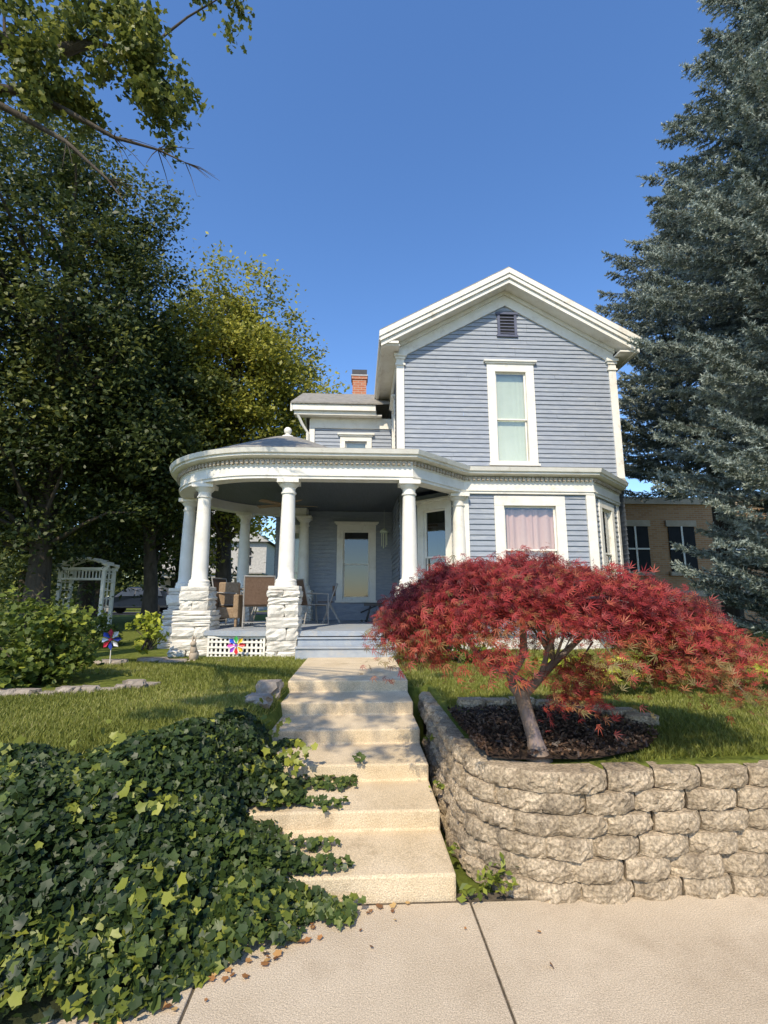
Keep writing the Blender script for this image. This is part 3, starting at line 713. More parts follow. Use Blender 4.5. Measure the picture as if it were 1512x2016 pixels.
def mtop(x,y):
    u=(x-MX)/RX; v=(y-MY)/RY; r=np.sqrt(u*u+v*v)
    z=1.50+.46*np.sqrt(np.clip(1-r**2.8,0,1)); z=z-np.clip(x-1.35,0,2)**1.25*.20+.06*np.sin(x*9)*np.cos(y*8)
    return z,r
clP=[]
for _ in range(250):
    a=rng.random()*2*np.pi; r=np.sqrt(rng.random())*.98
    x=MX+RX*r*np.cos(a); y=MY+RY*r*np.sin(a); z,rr=mtop(x,y)
    dep=rng.random()**1.3*.36*(1-.5*r); clP.append((x,y,float(z)-dep-.03))
for _ in range(50):
    a=rng.random()*2*np.pi; r=rng.uniform(.75,1.03)
    x=MX+RX*r*np.cos(a); y=MY+RY*r*np.sin(a); z,rr=mtop(x,y)
    clP.append((x,y,float(z)-rng.uniform(.05,.22)))
for _ in range(12): clP.append((2.35+rng.normal()*.2,3.6+rng.normal()*.25,rng.uniform(1.14,1.35)))
for _ in range(6): clP.append((1.45+rng.normal()*.035,3.3+rng.normal()*.05,rng.uniform(1.0,1.3)))
for _ in range(5): clP.append((.42+rng.normal()*.06,3.55+rng.normal()*.1,rng.uniform(1.3,1.45)))
clP=np.array(clP)
starts=[(1.16,3.52,1.5),(1.6,3.5,1.42),(.72,3.5,1.42),(1.36,3.5,1.22),(1.38,3.4,1.5),(1.9,3.5,1.48)]
for p in clP[::2]:
    s0=min(starts,key=lambda q:(q[0]-p[0])**2+(q[1]-p[1])**2+rng.random()*.2); s0=Vector(s0); p=Vector(p)
    m1=s0.lerp(p,.4)+Vector((rng.normal()*.04,rng.normal()*.04,.10)); m2=s0.lerp(p,.75)+Vector((rng.normal()*.03,rng.normal()*.03,.06))
    f.tube([s0,m1,m2,p],[.012,.008,.005,.003],5,cap=False)
f.build('trunk_and_branches',BARKM,mp,smooth=True)
nl=115; P=np.repeat(clP,nl,axis=0); n=len(P)
off=rng.normal(size=(n,3))*np.array([.09,.08,.036]); off[:,2]-= (off[:,0]**2+off[:,1]**2)*2.6
P=P+off
T=[];Fm=[]
for a,l in((-72,.40),(-38,.58),(-4,.74),(30,.60),(66,.42)):
    c,s_=math.sin(R(a)),math.cos(R(a)); o=len(T)
    T+=[(0,-.08,0),(c*l*.5+s_*.042,s_*l*.5-c*.042,.03),(c*l*1.3,s_*l*1.3,-.20*l),(c*l*.5-s_*.042,s_*l*.5+c*.042,.03)]
    Fm.append((o,o+1,o+2,o+3))
dirx=nrm(np.stack([P[:,0]-MX,P[:,1]-MY,np.full(n,-.45)],1))+rng.normal(size=(n,3))*.5
N=rng.normal(size=(n,3))*.5+np.array([-.1,-.4,.8])
low=np.clip((1.68-P[:,2])/.42,0,1)
cr=np.repeat(rng.normal(size=len(clP))*.15,nl)
rnd=np.clip(rng.normal(size=n)*.19+.40+cr+low*.42*(rng.random(n)<.75),0,1)
scatter('leaves',P,N,rng.uniform(.046,.080,n),T,Fm,REDM,mp,rnd,tang=-np.cross(dirx,N))

# ---------------------------------------------------------------- ivy bank
iv=empty('ivy_bank')
gx=np.arange(-6,-.70,.06); gy=np.arange(0,1.001,.04); vs=[]
for t in gy:
    for x in gx:
        y=ylo(x)+t*(yhi(x)+.05-ylo(x)); vs.append((x,y,max(bank(x,y),0)+.015))
nx=len(gx); ny=len(gy); i=np.arange(nx-1)[None,:]+np.arange(ny-1)[:,None]*nx
np_mesh('undergrowth_mat',np.array(vs),np.stack([i,i+1,i+1+nx,i+nx],-1).reshape(-1,4),SOIL,iv,smooth=True)
n=125000
x=-5.2+5.3*rng.random(n); y=1.8+3.3*rng.random(n)
xr=np.interp(y,[2.3,2.7,3.0,3.15,3.3,3.5,3.75,4.0,4.3,4.6,4.85,5.2],[-1,-.3,-.16,-.24,-.50,-.52,-.44,-.44,-.64,-.76,-.84,-.86])+.05*np.sin(y*17)+rng.normal(size=n)*.03
yh=yhi(x)+.10+.10*np.sin(x*5)+np.clip((x+1.5)/.7,0,1)*.5
k=(y>ylo(np.minimum(x,-.1))-.03+.05*np.sin(x*9)+rng.normal(size=n)*.03)&(y<yh+rng.normal(size=n)*.04)&(x<xr)
x,y,xr,yh=x[k],y[k],xr[k],yh[k]; n=len(x)
t=np.clip((y-ylo(x))/(yh-ylo(x)),0,1)
lump=.06*np.sin(x*5+1)*np.sin(y*6)+.045*np.sin(x*11+y*7)+.02*np.sin(x*23-y*19)
thick=(.05+.14*np.sin(np.pi*np.clip(t*.9+.08,0,1)))*np.clip((xr-x)/.3+.22,0.2,1)
zb=np.where(x>-.76,np.maximum(stepz(y),0),np.maximum(bank(x,y),0))
z=zb+thick*(rng.random(n)**.55)+lump*np.clip(thick*6,0,1)*.8+.012
z=np.maximum(z,zb+.008)
P=np.stack([x,y,z],1)
N=rng.normal(size=(n,3))*.5+np.array([.12,-.42,.75])
patch=.12*np.sin(x*2.3+y*3.1)+.10*np.sin(x*6.1-y*2.7+1)
rnd=np.clip(rng.beta(2,3,n)*.8+patch*.7,0,.84)
yel=(np.sin(x*3.1+.4)*np.sin(y*4.3+1)+.5*np.sin(x*13+y*9)>.75)|(t<.14)
rnd=np.where(yel&(rng.random(n)<.30),rng.uniform(.78,.96,n),rnd)
rnd=np.where(rng.random(n)<.02,rng.uniform(.85,1,n),rnd)
scatter('ivy_leaves',P,N,rng.uniform(.026,.066,n),IVY_T,IVY_F3,IVYM,iv,rnd)
P=[]
for (x0,y0,x1,y1) in((-.5,3.72,-.05,3.68),(-.5,3.3,-.02,3.15),(-.4,4.1,.06,4.2),(-.4,4.0,-.02,4.03),(-.5,3.4,-.15,3.42),(-.3,3.0,.02,3.02),(-.2,2.95,-.02,2.9),(-.7,4.6,-.5,4.7)):
    m_=26
    for j in range(m_):
        t=j/m_; xx=x0+(x1-x0)*t; yy=y0+(y1-y0)*t+.03*math.sin(t*7)
        for _ in range(3): P.append((xx+rng.normal()*.025,yy+rng.normal()*.03,max(float(stepz(yy)),0)+.02+rng.random()*.04))
P=np.array(P); scatter('ivy_tendrils',P,rng.normal(size=(len(P),3))*.3+np.array([0,-.4,.8]),rng.uniform(.028,.055,len(P)),IVY_T,IVY_F3,IVYM,iv,rng.uniform(.3,.88,len(P)))
P=[]
for (cx,cy,nn,sp) in((-.46,4.05,40,.07),(-1.15,3.0,26,.08),(-1.5,3.3,9,.12),(-.75,4.5,14,.07),(-2.2,3.0,8,.2),(-1.9,2.6,10,.15),(-.9,2.6,12,.1)):
    for _ in range(nn):
        xx=cx+rng.normal()*sp; yy=cy+rng.normal()*sp*.8
        P.append((xx,yy,max(float(bank(xx,yy)),float(stepz(yy)) if xx>-.76 else 0)+.13+rng.random()*.12))
P=np.array(P); scatter('vine_shoots',P,rng.normal(size=(len(P),3))*.5+np.array([0,-.6,.7]),rng.uniform(.04,.075,len(P)),IVY_T,IVY_F3,IVYM,iv,rng.uniform(.82,1,len(P)))

n=70; x=np.concatenate([rng.uniform(-1.2,.3,50),rng.uniform(-1,3.4,20)]); y=np.concatenate([ylo(np.minimum(x[:50],-.1))-np.abs(rng.normal(size=50))*.08,rng.uniform(1.8,2.9,20)])
DLM=leafmat('dead_leaf',[(0,(.16,.07,.03)),(.6,(.42,.2,.07)),(1,(.55,.38,.15))],.1)
P=np.stack([x,y,np.full(n,.012)],1); P[P[:,1]>3.05,1]=3.0
scatter('fallen_leaves',P,rng.normal(size=(n,3))*.25+np.array([0,0,1]),np.concatenate([rng.uniform(.015,.05,50),rng.uniform(.012,.035,20)]),IVY_T,IVY_F3,DLM)

P=[]
for (cx,cy,cz,nn,sp) in((.80,3.10,.05,80,.055),(.60,3.9,.3,14,.025),(.60,3.35,.12,10,.02),(.60,4.4,.5,10,.025),(.64,3.05,.03,12,.03)):
    for _ in range(nn): P.append((cx+rng.normal()*sp,cy+rng.normal()*sp*.7,cz+abs(rng.normal())*sp*.9))
P=np.array(P); scatter('weeds',P,rng.normal(size=(len(P),3))*.5+np.array([0,-.3,.8]),rng.uniform(.03,.06,len(P)),LEAF_T,LEAF_F,SHRM,None,rng.uniform(.4,.95,len(P)))

# ---------------------------------------------------------------- grass
def inbed(x,y): return (((x-1.25)/.95)**2+((y-3.95)/.74)**2)<1
n=480000
y=3.0*np.exp(rng.random(n)*np.log(9.6/3.0)); x=np.where(rng.random(n)<.6,rng.uniform(.66,9,n),rng.uniform(-6.5,-.77,n))
k=np.where(x>0,(y>3.26+np.clip(x-1.2,0,9)*.03)&~inbed(x,y)&((y>5.95)|(x>.86))&(y<9.6)&~((x<AC[0])&(y<AC[1])&(np.hypot(x-AC[0],y-AC[1])>.36)),(y>yhi(x)+.02)&(y<8.3)&((((x+3.6)/1.25)**2+((y-6.1)/.68)**2)>1)&(terr(x,y)>.6))
x,y=x[k],y[k]; n=len(x); z=terr(x,y)
h=rng.uniform(.022,.055,n)*(1+.25*np.sin(x*3)*np.cos(y*4)); a=rng.random(n)*2*np.pi; w=rng.uniform(.003,.006,n)*(1+y/9)
lean=rng.normal(size=(n,2))*h[:,None]*.5
A=np.stack([x-w*np.cos(a),y-w*np.sin(a),z-.005],1); B=np.stack([x+w*np.cos(a),y+w*np.sin(a),z-.005],1); Cc=np.stack([x+lean[:,0],y+lean[:,1],z+h],1)
V=np.stack([A,B,Cc],1).reshape(-1,3); Fg=np.arange(3*n).reshape(-1,3)
gr=np.clip(rng.normal(size=n)*.2+.42+.18*np.sin(x*1.7+1)*np.sin(y*2.1),0,1)
np_mesh('lawn_grass',V,Fg,GRASSM,None,np.repeat(gr,3))

# ---------------------------------------------------------------- plants
def bush(name,c,r,n,mat,size=(.05,.09),stems=8,ncl=40,T=LEAF_T,F=LEAF_F):
    e=empty(name); cl=[]
    for _ in range(ncl):
        d=rng.normal(size=3); d/=np.linalg.norm(d); rr=rng.uniform(.5,1)**.6*(1+.28*math.sin(d[0]*5+d[2]*4))
        cl.append((c[0]+d[0]*r[0]*rr,c[1]+d[1]*r[1]*rr,c[2]+d[2]*r[2]*rr))
    cl=np.array(cl); P=np.repeat(cl,n//ncl,axis=0); P=P+rng.normal(size=P.shape)*min(r)*.2
    rn=np.clip(rng.normal(size=len(P))*.22+.45+np.repeat(rng.normal(size=ncl)*.12,n//ncl),0,1)
    scatter('leaves',P,rng.normal(size=P.shape)*.6+np.array([0,-.3,.8]),rng.uniform(*size,len(P)),T,F,mat,e,rn)
    f=MB()
    for p in cl[:stems*2]:
        b=(c[0]+rng.normal()*.05,c[1]+rng.normal()*.05,c[2]-r[2]*1.05); f.tube([b,((b[0]+p[0])/2+.03,(b[1]+p[1])/2,(b[2]+p[2])/2),tuple(p)],[.012,.009,.004],5)
    f.build('stems',BARK,e)
    return e
bush('garden_shrub',(-3.65,6.1,1.14),(.55,.42,.44),3400,SHRM,(.045,.085),T=IVY_T,F=IVY_F3,ncl=48)
bush('garden_shrub',(-4.9,7.2,1.1),(.7,.6,.42),3600,SHRM,(.05,.09))
bush('garden_shrub',(-3.2,8.0,1.2),(.26,.24,.28),260,HOSM,(.08,.14),ncl=16)
bush('garden_shrub',(.95,7.9,.95),(.35,.3,.28),700,SHRM,(.06,.1),ncl=20)
bush('garden_shrub',(1.6,7.9,.95),(.5,.35,.28),700,SHRM,(.06,.1),ncl=20)
bush('garden_shrub',(-3.9,5.6,.85),(.5,.3,.2),900,SHRM,(.06,.1),ncl=20,T=IVY_T,F=IVY_F3)
bush('garden_shrub',(-6.3,8.5,1.1),(.9,.8,.5),2500,OAKM,(.06,.1))
bush('garden_shrub',(-5.6,10.5,1.0),(.9,.8,.35),2500,SHRM,(.06,.1))
P=[];N=[];Tg=[]
for _ in range(60):
    cx=rng.uniform(2.35,7.0); cy=rng.uniform(5.2,6.3)
    for _ in range(30):
        a=rng.random()*2*np.pi; r=rng.uniform(.05,.26); P.append((cx+r*math.cos(a),cy+r*math.sin(a),.74+.16*math.sin(min(1,r/.2)*2.2)+rng.random()*.05))
        N.append((math.cos(a)*.6+rng.normal()*.2,math.sin(a)*.6+rng.normal()*.2,.8)); Tg.append(np.cross((math.cos(a),math.sin(a),-.5),N[-1])*-1)
P=np.array(P);N=np.array(N);Tg=np.array(Tg)
scatter('hosta_bed',P,N,rng.uniform(.13,.21,len(P)),[(0,-.5,-.05),(.2,-.15,.05),(.17,.2,.05),(0,.5,-.12),(-.17,.2,.05),(-.2,-.15,.05)],[(0,1,2,3),(0,3,4,5)],HOSM,None,rng.random(len(P)),tang=Tg)

# ---------------------------------------------------------------- trees
def decid(name,base,centre,radii,ncl,npc,ls,mat,clr,tr=.25,nlimb=24,shell=.45,trunkmat=BARK,T=LEAF_T,F=LEAF_F,wob=1.0):
    e=empty(name); c=np.array(centre); r=np.array(radii)
    ph=rng.random(6)*6
    d=nrm(rng.normal(size=(ncl,3))); u=(shell+(1-shell)*rng.random(ncl)**.7)
    mod=1+wob*(.13*np.sin(d[:,0]*4+ph[0])*np.sin(d[:,2]*5+ph[1])+.12*np.sin(d[:,1]*6+ph[2]+d[:,2]*7)+.06*rng.normal(size=ncl))
    cl=c+d*r*(u*mod)[:,None]
    f=MB(); top=(c[0],c[1],c[2]+r[2]*.6)
    b=Vector(base); tp=Vector(top); pts=[b,b.lerp(tp,.15)+Vector((.05,0,0)),b.lerp(tp,.4)+Vector((-.1,.05,0)),b.lerp(tp,.7)+Vector((.1,0,0)),tp]
    f.tube(pts,[tr*1.35,tr,tr*.8,tr*.5,tr*.15],12)
    for p in cl[:nlimb]:
        p=Vector(p); h=max(.18,min(.85,(p.z-b.z)/(tp.z-b.z)-.22)); s0=b.lerp(tp,h)
        f.tube([s0,s0.lerp(p,.4)+Vector((0,0,.25)),s0.lerp(p,.75)+Vector((rng.normal()*.2,rng.normal()*.2,.2)),p],[tr*.32,tr*.22,tr*.12,.015],6,cap=False)
    f.build('trunk_and_limbs',trunkmat,e,smooth=True)
    P=np.repeat(cl,npc,axis=0); s=np.repeat(rng.uniform(.6,1.35,ncl),npc)[:,None]
    P=P+rng.normal(size=P.shape)*clr*s*np.array([1,1,.6])
    cr=np.repeat(rng.normal(size=ncl)*.18,npc)
    rn=np.clip(rng.normal(size=len(P))*.2+.42+cr,0,1)
    scatter('leaves',P,rng.normal(size=P.shape)*.6+np.array([-.1,-.45,.7]),rng.uniform(.7,1.3,len(P))*ls,T,F,mat,e,rn)
    return e
decid('oak_tree',(-8.6,14,.6),(-9.0,14.2,9.4),(3.4,3.5,7.2),560,140,.15,OAKM,.36,.27,60,wob=1.3)
decid('oak_tree',(-12.5,12.5,.6),(-12.8,12.5,8.5),(3.6,3.5,6.5),380,100,.17,OAKM,.45,.3,40)
decid('oak_tree',(-6.8,17,.6),(-7.2,17,7.2),(2.6,3,4.0),300,110,.18,OAKM,.42,.22,40)
decid('linden_tree',(-5.2,19.5,.6),(-5.1,19.5,9.4),(3.6,3.4,5.2),640,130,.17,LIMEM,.36,.3,50,wob=.8)
decid('oak_tree',(-11,21,.6),(-11,21,7.5),(4.5,4,5.5),300,90,.24,OAKM,.6,.3,30)
P=[]
for _ in range(700):
    xx=rng.uniform(-95,75); yy=rng.uniform(55,80); P.append((xx,yy,rng.uniform(1.0,8+3*math.sin(xx*.3))))
P=np.array(P); P=np.repeat(P,80,axis=0); P=P+rng.normal(size=P.shape)*np.array([1.6,1.2,1.0])
scatter('distant_trees',P,rng.normal(size=P.shape)+np.array([0,-.3,.6]),rng.uniform(.5,.9,len(P)),LEAF_T,LEAF_F,FARM)
fr_=empty('foliage_row'); P=[]
for _ in range(170):
    xx=rng.uniform(-30,-7); yy=rng.uniform(24,27); P.append((xx,yy,rng.uniform(3.2,7)))
for _ in range(200):
    xx=rng.uniform(-48,-18.5); yy=rng.uniform(41,44); P.append((xx,yy,rng.uniform(1.0,5.5)))
P=np.array(P); P=np.repeat(P,100,axis=0); P=P+rng.normal(size=P.shape)*np.array([.8,.8,.6])
scatter('leaves',P,rng.normal(size=P.shape)+np.array([0,-.3,.6]),rng.uniform(.2,.38,len(P)),LEAF_T,LEAF_F,OAKM,fr_)
f=MB()
for xx in(-24,-20.5,-16.5,-12.8,-9): f.tube([(xx,25.5,.5),(xx+.1,25.5,2.5),(xx,25.5,5)],[.22,.18,.1],8)
f.build('trunks',BARK,fr_)

# street tree with overhanging limb
st=empty('street_maple_tree'); f=MB()
f.tube([(-6.8,3.3,-.02),(-6.75,3.3,1.5),(-6.7,3.4,3.5),(-6.5,3.5,5.5),(-6.4,3.6,8)],[.42,.33,.3,.26,.16],14)
f.tube([(-6.55,3.5,5.2),(-5.8,4.4,7.2),(-5.2,5.1,8.3),(-4.5,5.4,8.55),(-3.9,5.5,8.6),(-3.55,5.5,8.75),(-3.3,5.5,9.1)],[.2,.15,.12,.1,.085,.05,.03],9)
f.tube([(-3.9,5.5,8.6),(-3.4,5.5,8.75),(-2.9,5.5,8.6),(-2.5,5.5,8.2)],[.05,.035,.02,.01],7)
f.tube([(-6.5,3.6,5.5),(-5.6,4.6,7.0),(-4.9,5.3,7.8),(-4.2,5.5,7.95),(-3.7,5.5,7.7),(-3.1,5.5,7.35),(-2.55,5.5,7.2),(-2.2,5.5,7.03)],[.15,.1,.07,.05,.035,.022,.014,.006],8)
f.tube([(-4.9,5.3,7.8),(-4.2,5.4,7.5),(-3.6,5.4,7.15),(-3.0,5.3,6.55),(-2.75,5.2,6.2)],[.05,.04,.026,.014,.005],7)
f.tube([(-6.5,3.5,5.6),(-5.2,2.5,6.8),(-4,1.4,7.2),(-2.6,.2,7.4)],[.16,.12,.08,.03],8)
tips=[(-2.2,5.5,7.03),(-2.55,5.5,7.2),(-3.1,5.5,7.35),(-3.0,5.3,6.55),(-3.6,5.4,7.15)]
for p in tips:
    for _ in range(6):
        q=Vector(p)+Vector((rng.uniform(-.1,.5),rng.normal()*.2,rng.uniform(-.45,.12))); f.tube([p,Vector(p).lerp(q,.5)+Vector((0,0,.03)),q],[.008,.005,.002],4)
cl=[(-4.2,5.5,8.25),(-4.4,5.4,8.6),(-3.4,5.5,9.04),(-2.85,5.5,8.55),(-2.5,5.5,7.95),(-2.6,5.5,8.2),(-3.62,5.5,8.05),(-3.3,5.5,8.4),(-4.3,5.5,9.1),(-1.75,5.5,9.75),(-3.75,5.5,7.85),(-3.95,5.4,8.0),(-3.0,5.5,8.95),(-2.6,5.5,8.6),(-4.6,5.3,9.5),(-2.45,5.5,7.7),(-4.9,5,8.2),(-5.3,5,8.8),(-5.5,4.8,9.4),(-4,5.5,8.5),(-2.75,5.4,8.3),(-3.7,5.5,9.3),(-3.6,5.5,8.9),(-4.1,5.5,7.9)]
for _ in range(22): cl.append((rng.uniform(-8,-5.2),rng.uniform(2.0,5),rng.uniform(8.2,11)))
vis=len(cl)
for _ in range(14): cl.append((rng.uniform(-3.4,-1.0),rng.uniform(-1.6,.9),rng.uniform(6.4,7.6)))
for p in cl[:vis]:
    p=Vector(p); s0=min([Vector(q) for q in((-4.5,5.4,8.55),(-3.9,5.5,8.6),(-3.3,5.5,9.1),(-2.9,5.5,8.6),(-4.2,5.5,7.95),(-5.2,5.1,8.3),(-6.4,3.6,8))],key=lambda q:(q-p).length); f.tube([s0,s0.lerp(p,.5)+Vector((0,0,.08)),p],[.022,.014,.005],5)
for p in cl[vis:]:
    p=Vector(p); s0=Vector((-4,1.4,7.2)); f.tube([s0,s0.lerp(p,.5)+Vector((0,0,.1)),p],[.03,.018,.006],5)
f.build('trunk_and_limbs',BARK,st,smooth=True)
sub=[]
for p in cl:
    for _ in range(6): sub.append(np.array(p)+rng.normal(size=3)*np.array([.20,.22,.15]))
sub=np.array(sub); npc=66; P=np.repeat(sub,npc,axis=0); P=P+rng.normal(size=P.shape)*np.array([.085,.09,.065])
scatter('leaves',P,rng.normal(size=P.shape)*.8+np.array([0,-.1,.6]),rng.uniform(.05,.09,len(P)),IVY_T,IVY_F3,STRM,st)

# spruces
def spruce(name,bx,by,bz,top,zlow,Rf,nb,lvl):
    e=empty(name); f=MB(); f.tube([(bx,by,bz),(bx,by,bz+.4*(top-bz)),(bx,by,top)],[.26,.18,.02],10)
    A=[];B=[];RN=[]
    z=zlow
    while z<top-.15:
        rmax=Rf(z)
        k=max(5,int(nb*(.45+.55*rmax/3)))
        a0=rng.random()*6.28
        for j in range(k):
            a=a0+2*np.pi*j/k+rng.normal()*.18; L=rmax*rng.uniform(.68,1.16); zz=z+rng.normal()*lvl*.5
            if L<.12: continue
            dx,dy=math.cos(a),math.sin(a)
            def bp(t): return np.array([bx+dx*L*t,by+dy*L*t,zz+(-.30*t+.42*t*t-.10*math.sin(t*3))*min(L,2.4)*.75+.12*(1-t)])
            f.tube([bp(0),bp(.5),bp(1)],[.028,.016,.005],4,cap=False)
            m_=max(6,int(L/.10)); tone=rng.normal()*.14
            for q in range(m_):
                t=.22+.78*((q+rng.random())/m_)**.8
                if t>1: t=1.
                p=bp(t); tl=(.12+.34*min(1,(1.05-t)*1.6))*rng.uniform(.7,1.25)*min(1,.45+L/2)
                for sg in(-1,1):
                    an=a+sg*R(rng.uniform(30,62))
                    v=np.array([math.cos(an),math.sin(an),rng.uniform(-.28,.22)])
                    A.append(p); B.append(p+v*tl); RN.append(tone+.24*(t-.65))
                if rng.random()<.5:
                    A.append(p); B.append(p+np.array([dx*.16,dy*.16,.15])*rng.uniform(.6,1.2)); RN.append(tone+.1)
        z+=lvl
    f.build('trunk_and_boughs',BARK,e)
    A=np.array(A);B=np.array(B);RN=np.array(RN)
    per=26; t=rng.random((len(A),per,1)); P=(A[:,None,:]*(1-t)+B[:,None,:]*t).reshape(-1,3)
    D=np.repeat(nrm(B-A),per,axis=0); rad=nrm(rng.normal(size=P.shape)); out=nrm(D*.75+rad*.85+np.array([0,0,.12]))
    tip=t.reshape(-1)
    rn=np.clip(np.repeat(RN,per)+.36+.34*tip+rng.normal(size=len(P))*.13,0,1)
    side=nrm(np.cross(out,rng.normal(size=P.shape)))
    ln=rng.uniform(.05,.09,len(P))[:,None]; w=rng.uniform(.011,.019,len(P))[:,None]
    V=np.stack([P-side*w,P+side*w,P+out*ln],1).reshape(-1,3)
    np_mesh('needles',V,np.arange(len(V)).reshape(-1,3),SPRM,e,np.repeat(rn,3))
spruce('blue_spruce',9.67,12.6,.6,14.4,4.7,lambda z: np.interp(z,[1,4.7,6,8,11,13,14.4],[2.4,2.5,3.1,3.0,2.3,1.05,.12]),12,.34)
spruce('blue_spruce',9.2,8.3,.6,18.6,1.35,lambda z: np.interp(z,[1,4,6,9,12,14,18.6],[3.0,3.1,3.4,3.0,2.3,1.6,.05]),14,.32)

# ---------------------------------------------------------------- neighbours
bh=empty('brick_house'); f=MB()
f.box(8.2,18,17,27,.5,5.0,0); f.box(8.15,18.05,16.95,27.05,1.75,1.95,1); f.box(8.15,18.05,16.95,27.05,.5,.9,1)
f.box(8.1,18.1,16.9,27.1,5.0,5.25,1)
for xx in(9.3,11.0,12.8,15):
    for zz in(2.6,):
        f.box(xx,xx+.95,16.96,17.02,zz,zz+1.6,2); f.box(xx-.08,xx+1.03,16.9,16.99,zz-.14,zz,1); f.box(xx-.08,xx+1.03,16.93,16.99,zz+1.6,zz+1.82,1); f.box(xx+.44,xx+.5,16.93,16.958,zz,zz+.77,3); f.box(xx+.44,xx+.5,16.93,16.958,zz+.83,zz+1.6,3); f.box(xx,xx+.95,16.935,16.957,zz+.772,zz+.828,3)
f.build('walls',[BRICK,SAND,DARK,WHITE],bh)
wh=empty('white_house'); f=MB()
f.box(-17,-8,44,52,.4,6.6,0); f.add([(-17.4,43.6,6.6),(-7.6,43.6,6.6),(-12.5,43.6,9.8),(-17.4,52.4,6.6),(-7.6,52.4,6.6),(-12.5,52.4,9.8)],[(0,1,2),(5,4,3)],0)
f.add([(-17.4,43.5,6.6),(-12.5,43.5,9.8),(-12.5,52.5,9.8),(-17.4,52.5,6.6)],[(0,1,2,3)],1); f.add([(-7.6,43.5,6.6),(-12.5,43.5,9.85),(-12.5,52.5,9.85),(-7.6,52.5,6.6)],[(0,1,2,3)],1)
for xx in(-16,-13.2,-10.4):
    for zz in(1.8,4.6): f.box(xx,xx+1.1,43.93,44.02,zz,zz+1.5,2); f.box(xx-.12,xx+1.22,43.9,43.925,zz+.72,zz+.8,0)
f.box(-17,-8,41.5,44,3.4,3.7,0); f.box(-17.2,-7.8,41.3,44,3.7,3.8,1); f.box(-17,-8,41.5,44,.4,.9,3)
for xx in (-16.8,-14.6,-12.4,-10.2,-8.2): f.box(xx-.12,xx+.12,41.6,41.84,.9,3.4,0)
f.build('walls',[AGED,SHING,DARK,GREY],wh)
mb=MB(); mb.box(-60,-4.5,31.5,38.5,.60,.735); mb.build('side_street',ASPH)
ar=empty('garden_arbor'); f=MB(); ax,ay=-8.1,15.2
for sx in(-.62,.62):
    for dy in(0,.6):
        f.box(ax+sx-.045,ax+sx+.045,ay+dy-.045,ay+dy+.045,.6,2.6)
    for k in range(7): f.box(ax+sx-.012,ax+sx+.012,ay+.045,ay+.555,.9+.25*k,.93+.25*k)
    f.box(ax+sx-.012,ax+sx+.012,ay+.28,ay+.31,.7,2.6)
for dy in(0,.6):
    pts=[(ax-.75+1.5*k/12,ay+dy,2.6+.24*math.sin(math.pi*k/12)) for k in range(13)]; f.tube(pts,.035,8)
    f.box(ax-.72,ax+.72,ay+dy-.03,ay+dy+.03,2.5,2.58); f.box(ax-.57,ax+.57,ay+dy-.02,ay+dy+.02,2.22,2.27)
    for k in range(1,12):
        x=ax-.6+1.2*k/12; f.box(x-.012,x+.012,ay+dy-.012,ay+dy+.012,2.27,2.5)
for k in range(9):
    x=ax-.7+1.4*k/8; z=2.62+.22*math.sin(math.pi*(k+.3)/8.6); f.box(x-.02,x+.02,ay-.12,ay+.72,z,z+.05)
f.build('trellis',WHITE,ar)

car=empty('parked_car'); f=MB(); cx,cy,cz=-14.4,34,.735
def carP(x,y,z): return (cx+x,cy+y,cz+z)
side=[(-2.3,.45),(-2.32,.85),(-2.15,1.0),(-1.15,1.1),(-.55,1.62),(-.2,1.70),(1.5,1.68),(1.95,1.55),(2.28,1.05),(2.33,.5),(2.2,.35),(-2.2,.35)]
def inset(z): return .92 if z<1.12 else .92-.22*(z-1.12)/.58
n=len(side); vs=[carP(x,-inset(z),z) for x,z in side]+[carP(x,inset(z),z) for x,z in side]
f.add(vs,[list(range(n)),list(range(2*n-1,n-1,-1))]+[(i+n,(i+1)%n+n,(i+1)%n,i) for i in range(n)]); f.build('body',CARP,car,bevel=.06)
f=MB()
for sg in(-1,1):
    for q in([(-.95,1.12),(-.52,1.56),(.1,1.6),(.1,1.12)],[(.18,1.12),(.18,1.6),(1.05,1.59),(1.05,1.12)],[(1.13,1.12),(1.13,1.59),(1.6,1.56),(1.9,1.12)]):
        vs=[carP(x,sg*(inset(z)+.012),z) for x,z in q]; f.add(vs,[(0,1,2,3)])
f.add([carP(-1.17,-.8,1.14),carP(-1.17,.8,1.14),carP(-.60,.7,1.59),carP(-.60,-.7,1.59)],[(0,1,2,3)])
f.build('windows',plain('car_glass',(.03,.04,.05),.08),car)
f=MB()
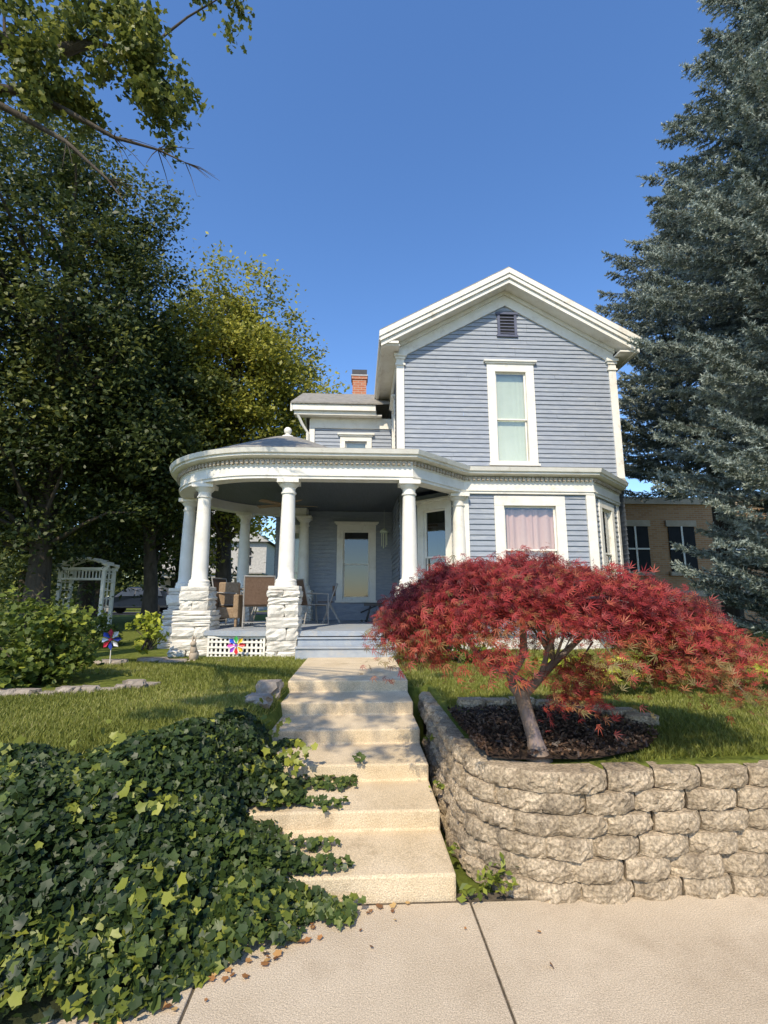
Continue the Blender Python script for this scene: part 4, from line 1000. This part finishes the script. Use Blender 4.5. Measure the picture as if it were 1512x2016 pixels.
for wx in(-1.45,1.45):
    for sg in(-1,1):
        y0=sg*.93
        f.tube([carP(wx,y0-sg*.22,.35),carP(wx,y0,.35)],.35,20,0); f.tube([carP(wx,y0-sg*.02,.35),carP(wx,y0+sg*.012,.35)],.2,14,1)
f.build('wheels',[TYRE,METAL],car)
f=MB(); f.box(cx-2.36,cx-2.3,cy-.8,cy-.45,cz+.72,cz+.88); f.box(cx-2.36,cx-2.3,cy+.45,cy+.8,cz+.72,cz+.88); f.build('headlights',LINEN,car)

# ---------------------------------------------------------------- light
sd=np.array([-.33,-.94]); sd/=np.hypot(*sd); EL=R(46)
w=bpy.data.worlds.new('World'); S.world=w; w.use_nodes=True; nt=w.node_tree
sky=nt.nodes.new('ShaderNodeTexSky'); sky.sky_type='NISHITA'; sky.sun_disc=False; sky.sun_elevation=EL
sky.sun_rotation=math.atan2(sd[0],sd[1]) % (2*math.pi); sky.air_density=1.0; sky.dust_density=.35; sky.ozone_density=3.0
hs=nt.nodes.new('ShaderNodeHueSaturation'); hs.inputs['Saturation'].default_value=1.17; hs.inputs['Value'].default_value=1.68; hs.inputs['Hue'].default_value=.505
nt.links.new(sky.outputs[0],hs.inputs['Color']); nt.links.new(hs.outputs[0],nt.nodes['Background'].inputs[0]); nt.nodes['Background'].inputs[1].default_value=.15
l=bpy.data.lights.new('sun','SUN'); l.energy=5.0; l.angle=R(.53); l.color=(1,.88,.69); so=link(bpy.data.objects.new('sun',l))
D=Vector((sd[0]*math.cos(EL),sd[1]*math.cos(EL),math.sin(EL))); so.rotation_euler=D.to_track_quat('Z','Y').to_euler(); so.location=D*60

cam=bpy.data.cameras.new('camera'); cam.sensor_fit='VERTICAL'; cam.sensor_height=24; cam.lens=980/2016*24; cam.clip_start=.05; cam.clip_end=2000
co=link(bpy.data.objects.new('camera',cam)); co.location=(0,0,1.65); co.rotation_euler=(R(90+9.95),0,R(-3)); S.camera=co
S.view_settings.view_transform='Standard'; S.view_settings.look='None'; S.view_settings.exposure=0
